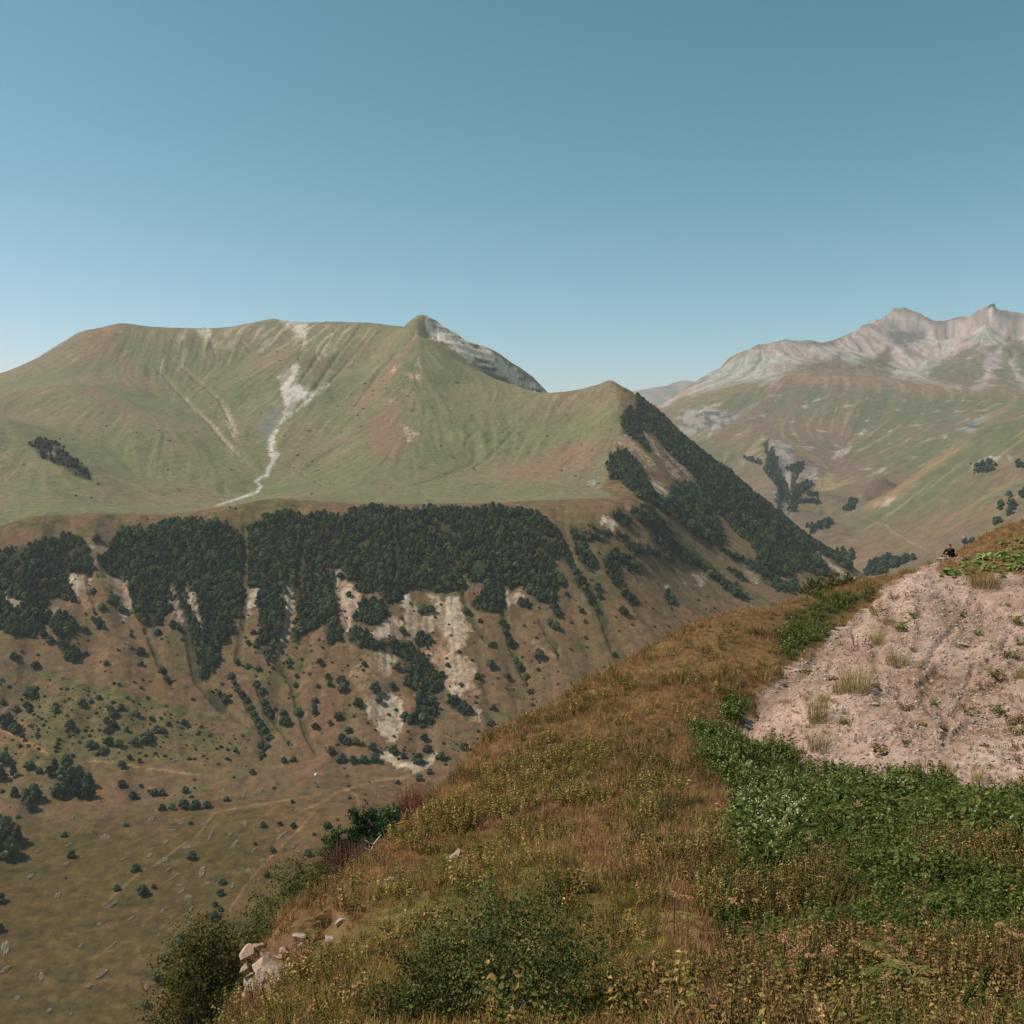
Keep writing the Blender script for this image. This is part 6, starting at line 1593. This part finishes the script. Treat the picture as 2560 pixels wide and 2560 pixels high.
PL = [(955, 400, 130, 'g'), (1060, 295, 80, 'g'), (910, 150, 80, 'o'), (1020, 150, 110, 'b'), (775, 270, 140, 'o'), (1565, 435, 75, 'g'), (1870, 350, 120, 'g'), (1820, 620, 120, 'g'), (1000, 1030, 120, 'o'), (1215, 990, 70, 'g'), (790, 1350, 190, 'y'), (1690, 760, 120, 'g'), (1610, 860, 120, 'b'), (640, 520, 160, 'b'), (560, 560, 120, 'b'), (990, 520, 110, 'b'), (1060, 565, 70, 'g'), (500, 1140, 90, 'g'), (420, 790, 120, 'y'), (220, 740, 110, 'y'), (740, 840, 110, 'y'), (930, 1200, 80, 'o'), (1000, 1300, 70, 'g'), (1290, 1170, 110, 'y'), (1130, 1150, 100, 'y'), (1500, 1050, 150, 'o'), (1850, 1130, 160, 'o'), (1720, 1060, 130, 'g'), (1900, 1330, 140, 'b'), (1860, 1450, 120, 'b'), (1620, 1320, 100, 'y'), (1230, 140, 60, 'b'), (1350, 255, 60, 'y'), (1440, 285, 50, 'g'), (1340, 790, 80, 'b'), (1200, 770, 80, 'b'), (1390, 680, 60, 'b'), (1360, 935, 50, 'b'), (1880, 1220, 150, 'o'), (620, 1290, 110, 'b'), (880, 1510, 70, 'o'), (1910, 520, 80, 'g'), (1800, 210, 60, 'o')]
PM = {'g': herb(901, 12, 0.55, 0.17, NETC, M_leaf, spread=0.32), 'o': herb(902, 12, 0.5, 0.13, OLVC, M_leaf, spread=0.34), 'y': big_leaf_mesh(903, 16, 0.20, YELC, 0.12, M_leaf, 'herb'), 'b': herb(904, 12, 0.6, 0.08, [lin(128, 92, 70), lin(146, 110, 84), lin(108, 80, 60), lin(96, 92, 58)], M_leaf, spread=0.32)}
PN = {'g': 'dark green leafy plant', 'o': 'olive leafy plant', 'y': 'yellow-green low plant', 'b': 'brown withered plant'}
PL_ = [(a, b_, w, k, PN[k]) for a, b_, w, k in PL]
for i, ((a, b_, w, kd, _), lb) in enumerate(zip(PL_, belt13(PL_, 'on the scree'))):
    x, y, z = hitA(1950 + a / 3.167, 1450 + b_ / 3.167)
    s_ = w / 3.167 / FPX * y * 1.15
    o = thing('scree_plant', lb, 'plant', (x, y, z), i * 2.1, 'plants rooted in the scree', PM[kd]); o.scale = (s_, s_, s_ * 0.95)
x, y, z = hitA(1950 + 465 / 3.167, 1450 + 1050 / 3.167)
o = thing('flowering_plant', 'low plant covered in white flowers alone on the scree', 'plant', (x, y, z), 0, None, herb(905, 16, 0.32, 0.06, [lin(120, 120, 70)], M_leaf, flower=lin(236, 234, 220), spread=0.42)); o.scale = (1.0, 1.0, 1.0)

# ---------------------------------------------------------------- dried hogweed heads and big-leaved plants, lower right
M_umbel = leaf_mat('dry_umbel', var=0.15, hue=0.01, trans=0.15, rough=0.8)


def umbel_mesh(seed):
    rng = np.random.default_rng(seed)
    V, F, Cc = [], [], []
    c0 = lin(196, 146, 110)
    for i in range(15):
        a = rng.random() * 6.283; r = 0.5 * math.sqrt(rng.random()); tip = np.array([math.cos(a) * r, math.sin(a) * r, 0.30 - 0.35 * r * r + 0.04 * rng.normal()])
        tube(V, F, Cc, [(0, 0, 0), tip], [0.012, 0.008], c0 * 0.8, 3)
        d = rdir(rng, 12)
        add_leaves(V, F, Cc, tip + d * np.array([0.10, 0.10, 0.04]), d + np.array([0, 0, 0.8]), 0.075, rng, c0, 0.25, 0.6, aspect=0.9)
    return tint_mesh('umbel', V, F, Cc, M_umbel)


UMB = [umbel_mesh(i) for i in range(4)]
V, F, Cc = [], [], []
tube(V, F, Cc, [(0, 0, -1), (0.03, 0.01, -0.5), (0, 0, 0)], [0.016, 0.013, 0.009], lin(128, 96, 66), 5)
STALK = tint_mesh('stalk', V, F, Cc, M_umbel)
UM = [(340, 800, 44), (400, 815, 50), (710, 825, 34), (620, 830, 60), (840, 1005, 56), (905, 1040, 44), (850, 970, 34), (935, 985, 36), (1040, 1060, 74), (1155, 1015, 34), (1320, 1000, 40), (1345, 1040, 50), (1375, 1075, 36), (1325, 940, 30), (950, 545, 32), (975, 575, 38), (1003, 598, 28), (1185, 385, 40), (1830, 935, 44), (1872, 962, 40), (1912, 985, 46), (870, 1065, 50), (960, 1075, 44), (1300, 1165, 40), (270, 1240, 36), (880, 1150, 40), (640, 1180, 28), (1840, 1010, 34), (1480, 620, 26)]
UM_ = [(a, b_, w, 'dried rusty umbel') for a, b_, w in UM]
rows = {}
for i, u_ in enumerate(UM):
    rows.setdefault(0 if u_[1] < 700 else 1 if u_[1] < 900 else 2 if u_[1] < 1030 else 3, []).append((u_[0], i))
lab = {}
for r, lst in rows.items():
    for k, (_, i) in enumerate(sorted(lst)):
        lab[i] = 'dried rusty flower head in the lower right herbs, %s from left in its %s row' % (ORD[k], ['top', 'second', 'third', 'lowest'][r])
rr_ = random.Random(8)
for i, (a, b_, w) in enumerate(UM):
    px, py = 1500 + a / 1.8226, 1800 + b_ / 1.8226
    gx, gy, gz = hitA(px, py + 125)
    q = world_pt(px, py, gy); q = [float(t) for t in q]
    gz = float(A.at(np.array([q[0]]), np.array([q[1]]))[0])
    s_ = w / 1.8226 / FPX * q[1] * 1.25
    o = thing('dry_hogweed', lab[i], 'dried flower', (q[0], q[1], q[2] - 0.1 * s_), rr_.random() * 6, 'dried umbel heads')
    e = part('umbel', UMB[i % 4], o); e.scale = (s_, s_, s_ * 0.8); e.rotation_euler = (rr_.uniform(-0.2, 0.3), rr_.uniform(-0.3, 0.3), 0)
    st_ = part('stalk', STALK, o); hgt = max(0.2, q[2] - gz + 0.05); st_.scale = (1, 1, hgt)


def frond_plant(seed, n, L, cols):
    """rosette of big lobed leaves: each leaf a midrib with paired pointed lobes"""
    rng = np.random.default_rng(seed)
    V, F, Cc = [], [], []
    for i in range(n):
        a = i * 2.399 + rng.random() * 0.5; up = 0.5 + 0.5 * rng.random(); l = L * (0.7 + 0.5 * rng.random())
        dr = np.array([math.cos(a), math.sin(a), 0]); sd = np.array([-math.sin(a), math.cos(a), 0])
        col = np.asarray(cols[rng.integers(len(cols))]) * (0.8 + 0.4 * rng.random())
        rib = [dr * l * t + np.array([0, 0, l * (up * t - 0.55 * t * t) + 0.12]) for t in np.linspace(0, 1, 7)]
        tube(V, F, Cc, rib, [0.010] * 3 + [0.007] * 4, col * 0.9, 3)
        for k in range(2, 7):
            for sgn in (-1, 1):
                w = l * (0.42 - 0.055 * abs(k - 3)); tip = rib[k] + sd * sgn * w + dr * w * 0.55 + np.array([0, 0, -0.05 * l])
                m1 = rib[k] + (tip - rib[k]) * 0.5 + dr * w * 0.24 + np.array([0, 0, 0.03 * l]); m2 = rib[k] + (tip - rib[k]) * 0.5 - dr * w * 0.24 + np.array([0, 0, 0.03 * l])
                bb = len(V); V.extend([rib[k], m1, tip, m2]); Cc.extend([col, col, col * 0.9, col]); F.append((bb, bb + 1, bb + 2)); F.append((bb, bb + 2, bb + 3))
    return tint_mesh('big_leaf_plant', V, F, Cc, M_leaf)


FR = [frond_plant(i, 8, 0.26, [lin(132, 118, 64), lin(116, 108, 56), lin(148, 126, 80), lin(94, 96, 48)]) for i in range(3)]
FP = [(1300, 1180, 1.0, 'yellow-green big-leaved plant at lower right, uppermost of the row'), (1290, 1280, 0.9, 'yellow-green big-leaved plant at lower right, left of the brightest'), (1420, 1300, 1.15, 'brightest yellow big-leaved plant low in the bottom right herbs'), (850, 1215, 0.8, 'big-leaved pale plant low among herbs left of the yellow ones'), (190, 1110, 0.6, 'fresh green big-leaved plant at bottom centre-right in dry herbs'), (400, 960, 0.6, 'grey-green big-leaved plant below the leftmost rusty flower heads'), (1370, 1220, 0.9, 'yellow big-leaved plant in the middle of the lower right row')]
for i, (a, b_, s_, lb) in enumerate(FP):
    x, y, z = hitA(1500 + a / 1.8226, 1800 + b_ / 1.8226 + 20)
    o = thing('big_leaf_plant', lb, 'plant', (x, y, z + 0.30), i * 0.9, 'big-leaved plants at lower right', FR[i % 3]); o.scale = (s_, s_, s_)
for i, (px, py, s_, lb) in enumerate([(836, 2272, 0.85, 'bright green big-leaved plant on the tawny grass lip'), (788, 2330, 0.7, 'small bright green big-leaved plant over the soil step'), (775, 2362, 0.7, 'small pale green plant rooted beside the pinkish stone')]):
    x, y, z = hitA(px, py)
    o = thing('lip_plant', lb, 'plant', (x, y, z + 0.15), i, None, FR[i % 3]); o.scale = (s_, s_, s_)

# ---------------------------------------------------------------- small things in the valley
for i, (a, b_, w, lb) in enumerate([(785, 440, 64, 'dark flat-topped boulder, highest of the rocks at meadow edge'), (735, 510, 40, 'dark jagged boulder below the flat-topped one at meadow edge'), (775, 525, 44, 'dark upright boulder, lowest of the rocks at meadow edge')]):
    x, y, z = B.hit(*zz(10, [(a, b_ + 10)])[0][:2], 500, 1500)
    r = w / 3.864 / FPX * y * 0.55
    o = thing('dark_boulder', lb, 'boulder', (x, y, z), i * 1.4, None, STONES[(i * 2) % 6].copy()); o.scale = (r, r, r)
    o.data.materials[0] = M_heap
M_white = simple_mat('white_canvas', lin(226, 222, 214), lin(240, 236, 230), 2, 0.01)
x, y, z = B.hit(*zz(10, [(153, 340)])[0][:2], 500, 1500)
bm = bmesh.new()
for (vx, vy, vz) in [(-1, -1.3, 0), (1, -1.3, 0), (1, 1.3, 0), (-1, 1.3, 0), (-0.9, -1.1, 0.9), (0.9, -1.1, 0.9), (0.9, 1.1, 0.9), (-0.9, 1.1, 0.9), (0, -0.9, 1.8), (0, 0.9, 1.8)]:
    bm.verts.new((vx, vy, vz))
bmesh.ops.convex_hull(bm, input=bm.verts)
me = bpy.data.meshes.new('tent'); bm.to_mesh(me); bm.free(); me.materials.append(M_white)
o = thing('white_tent', 'tiny white tent-like shelter alone on the valley meadow', 'tent', (x, y, z), 0.4, None, me); o.scale = (1.3, 1.3, 1.1)
# far crag with bushes, seen just beyond the seated person
x, y, z = Cs.hit(2413, 1356, 1950, 3000)
o = thing('far_crag', 'pale crag with dark bushes beyond the seated person', 'rock', (x, y, z + 8), 0, None, STONES[2]); o.scale = (7, 7, 24)
for i, (px, py, w, lb) in enumerate([(2408, 1352, 14, 'dark bush at left foot of the far pale crag'), (2427, 1350, 16, 'dark bush at right foot of the far pale crag')]):
    x, y, z = Cs.hit(px, py + 8, 1950, 3000)
    o = thing('crag_bush', lb, 'bush', (x, y - 6, z), 0, None, SHRUB[i]); o.scale = (w / FPX * y, w / FPX * y, w / FPX * y * 1.1)

# ---------------------------------------------------------------- the seated person
def skin_mesh(name, nodes, edges, mat, root, parent, subdiv=2):
    me = bpy.data.meshes.new(name)
    me.from_pydata([n[:3] for n in nodes], edges, [])
    o = bpy.data.objects.new(name, me); COL.objects.link(o); o.parent = parent
    me.materials.append(mat)
    md = o.modifiers.new('skin', 'SKIN')
    if not me.skin_vertices:
        me.skin_vertices.new()
    for i, n in enumerate(nodes):
        r = n[3]
        me.skin_vertices[0].data[i].radius = (r, r) if np.ndim(r) == 0 else tuple(r)
        me.skin_vertices[0].data[i].use_root = (i == root)
    md.use_smooth_shade = True
    sb = o.modifiers.new('smooth', 'SUBSURF'); sb.levels = subdiv; sb.render_levels = subdiv
    return o


M_skin = simple_mat('skin', lin(176, 128, 104), lin(196, 148, 122), 30, 0.001, 0.6)
M_black = simple_mat('black_jacket_cloth', lin(16, 17, 19), lin(26, 27, 30), 40, 0.002)
M_trous = simple_mat('dark_trousers_cloth', lin(22, 22, 26), lin(32, 32, 36), 40, 0.002)
M_blue = simple_mat('blue_shirt_cloth', lin(34, 54, 74), lin(44, 66, 88), 40, 0.002)
M_hair = simple_mat('dark_hair', lin(14, 12, 11), lin(26, 22, 20), 80, 0.004)
M_shoe = simple_mat('dark_shoe', lin(20, 19, 18), lin(34, 32, 30), 30, 0.002)
ppx_, ppy_ = 2380, 1393
gx, gy, gz = hitA(ppx_, ppy_, 50, 78)
gx_p, gy_p, gz_p = gx, gy, gz
person = thing('person', 'person in black jacket sitting on the ridge, knees up, hand at chin', 'person', (gx, gy, gz + 0.02), math.radians(200))
person.scale = (1.12, 1.12, 1.12)
body_nodes = [(0.15, 0, 0.56, 0.05), (0.16, 0, 0.60, 0.055), (0.215, 0, 0.635, 0.055), (0.20, 0, 0.70, 0.088), (0.19, 0, 0.765, 0.062),
              (0.295, 0, 0.685, 0.014), (0.19, 0.095, 0.69, 0.02), (0.19, -0.095, 0.69, 0.02)]
body_edges = [(0, 1), (1, 2), (2, 3), (3, 4), (3, 5), (3, 6), (3, 7)]


def hand_nodes(w, f, s, base):
    """palm and five fingers from wrist w along f, side s"""
    f = np.array(f) / np.linalg.norm(f); s = np.array(s) / np.linalg.norm(s); n = np.cross(f, s)
    w = np.array(w); N = [(*w, 0.022), (*(w + f * 0.05), 0.030)]; E = [(base, base + 1)]
    for k, (off, l) in enumerate(((-0.030, 0.062), (-0.010, 0.074), (0.010, 0.070), (0.028, 0.055))):
        i = base + len(N); k0 = w + f * 0.085 + s * off
        N += [(*k0, 0.009), (*(k0 + f * l * 0.55 + n * 0.012), 0.008), (*(k0 + f * l * 0.8 + n * 0.038), 0.007)]
        E += [(base + 1, i), (i, i + 1), (i + 1, i + 2)]
    i = base + len(N); t0 = w + f * 0.03 - s * 0.038
    N += [(*t0, 0.011), (*(t0 + f * 0.035 - s * 0.02 + n * 0.015), 0.009)]; E += [(base + 1, i), (i, i + 1)]
    return N, E


# both forearms, hidden in the sleeves, join the hands to the trunk: one continuous body
trunk = [(0.12, 0, 0.50, 0.10), (0.02, 0, 0.28, 0.10), (0.0, 0, 0.11, 0.11)]
i0 = len(body_nodes); body_nodes += trunk; body_edges += [(0, i0), (i0, i0 + 1), (i0 + 1, i0 + 2)]
for sgn, elbow, wrist, f, s in ((-1, (0.40, -0.15, 0.44), (0.30, -0.06, 0.555), (-0.25, 0.35, 0.5), (0.7, 0.5, 0.0)), (1, (0.36, 0.20, 0.40), (0.53, 0.12, 0.34), (0.55, -0.3, -0.5), (0.4, 0.8, 0.0))):
    i = len(body_nodes); body_nodes += [(0.10, sgn * 0.17, 0.50, 0.045), (*elbow, 0.036)]; body_edges += [(i0, i), (i, i + 1)]
    N_, E_ = hand_nodes(wrist, f, s, i + 2); body_nodes += N_; body_edges += [(i + 1, i + 2)] + E_
for sgn in (-1, 1):
    i = len(body_nodes); body_nodes += [(0.02, sgn * 0.10, 0.10, 0.07), (0.42, sgn * 0.14, 0.45, 0.05), (0.60, sgn * 0.12, 0.10, 0.036)]; body_edges += [(i0 + 2, i), (i, i + 1), (i + 1, i + 2)]
skin_mesh('body', body_nodes, body_edges, M_skin, 0, person)
jn = [(0.0, 0, 0.10, (0.17, 0.15)), (0.02, 0, 0.26, (0.17, 0.15)), (0.09, 0, 0.44, (0.18, 0.14)), (0.13, 0, 0.54, (0.11, 0.09)), (0.09, -0.20, 0.49, 0.085), (0.40, -0.16, 0.43, 0.065), (0.32, -0.08, 0.53, 0.048), (0.09, 0.20, 0.49, 0.085), (0.36, 0.21, 0.39, 0.065), (0.51, 0.14, 0.35, 0.048)]
skin_mesh('jacket', jn, [(0, 1), (1, 2), (2, 3), (2, 4), (4, 5), (5, 6), (2, 7), (7, 8), (8, 9)], M_black, 0, person)
tn = [(0.0, 0, 0.10, 0.14), (0.06, -0.11, 0.12, 0.10), (0.42, -0.14, 0.44, 0.075), (0.585, -0.125, 0.12, 0.058), (0.06, 0.11, 0.12, 0.10), (0.42, 0.14, 0.44, 0.075), (0.585, 0.125, 0.12, 0.058)]
skin_mesh('trousers', tn, [(0, 1), (1, 2), (2, 3), (0, 4), (4, 5), (5, 6)], M_trous, 0, person)
skin_mesh('shirt', [(0.14, 0.10, 0.42, 0.07), (0.10, 0.15, 0.30, 0.065), (0.07, 0.14, 0.20, 0.06)], [(0, 1), (1, 2)], M_blue, 0, person)
for sgn in (-1, 1):
    skin_mesh('shoe', [(0.58, sgn * 0.125, 0.06, 0.05), (0.66, sgn * 0.13, 0.045, 0.042), (0.75, sgn * 0.135, 0.035, 0.034)], [(0, 1), (1, 2)], M_shoe, 0, person)
    e = mesh_raw('eye', ICO1[0] * 0.011, ICO1[1], M_hair, True); eo = part('eye', e, person); eo.location = (0.278, sgn * 0.032, 0.712)
e = mesh_raw('mouth', ICO1[0] * np.array([0.008, 0.024, 0.006]), ICO1[1], simple_mat('lips', lin(140, 84, 76), lin(150, 92, 84), 20, 0.001), True); eo = part('mouth', e, person); eo.location = (0.268, 0, 0.648)
hv = ICO3[0].copy(); keep_f = [f for f in ICO3[1] if np.mean([hv[k][2] for k in f]) > -0.35 + 0.9 * max(0, np.mean([hv[k][0] for k in f])) - 0.3 * (np.mean([hv[k][0] for k in f]) < -0.3)]
nz = 1 + 0.05 * RNG.normal(size=(len(hv), 1))
hr = mesh_raw('hair', hv * nz * np.array([0.108, 0.098, 0.098]) + np.array([0.185, 0, 0.735]), keep_f, M_hair, True)
part('hair', hr, person)

# dark rock knob on the far right summit
x, y, z = (float(q) for q in world_pt(2481, 768, 7590))
M_knob = simple_mat('dark_summit_rock', lin(78, 74, 76), lin(110, 104, 104), 0.05, 4.0)
km = stone_mesh(90, 1.0, ICO2); km.materials[0] = M_knob
o = thing('summit_knob', 'dark rocky knob crowning the highest far right peak', 'rock', (x, y, z), 0.4, None, km); o.scale = (38, 38, 34)

# flat ledge of rock under the seated person
lm = block_mesh(870, 0.75, 0.42, 0.16); lm.materials[0] = M_stone
o = thing('ledge_stone', 'flat pinkish ledge stone under the seated person', 'stone', (gx_p - 0.28, gy_p - 0.02, gz_p - 0.14), 0.25, None, lm)
o.rotation_euler = (0.0, -0.06, 0.2)
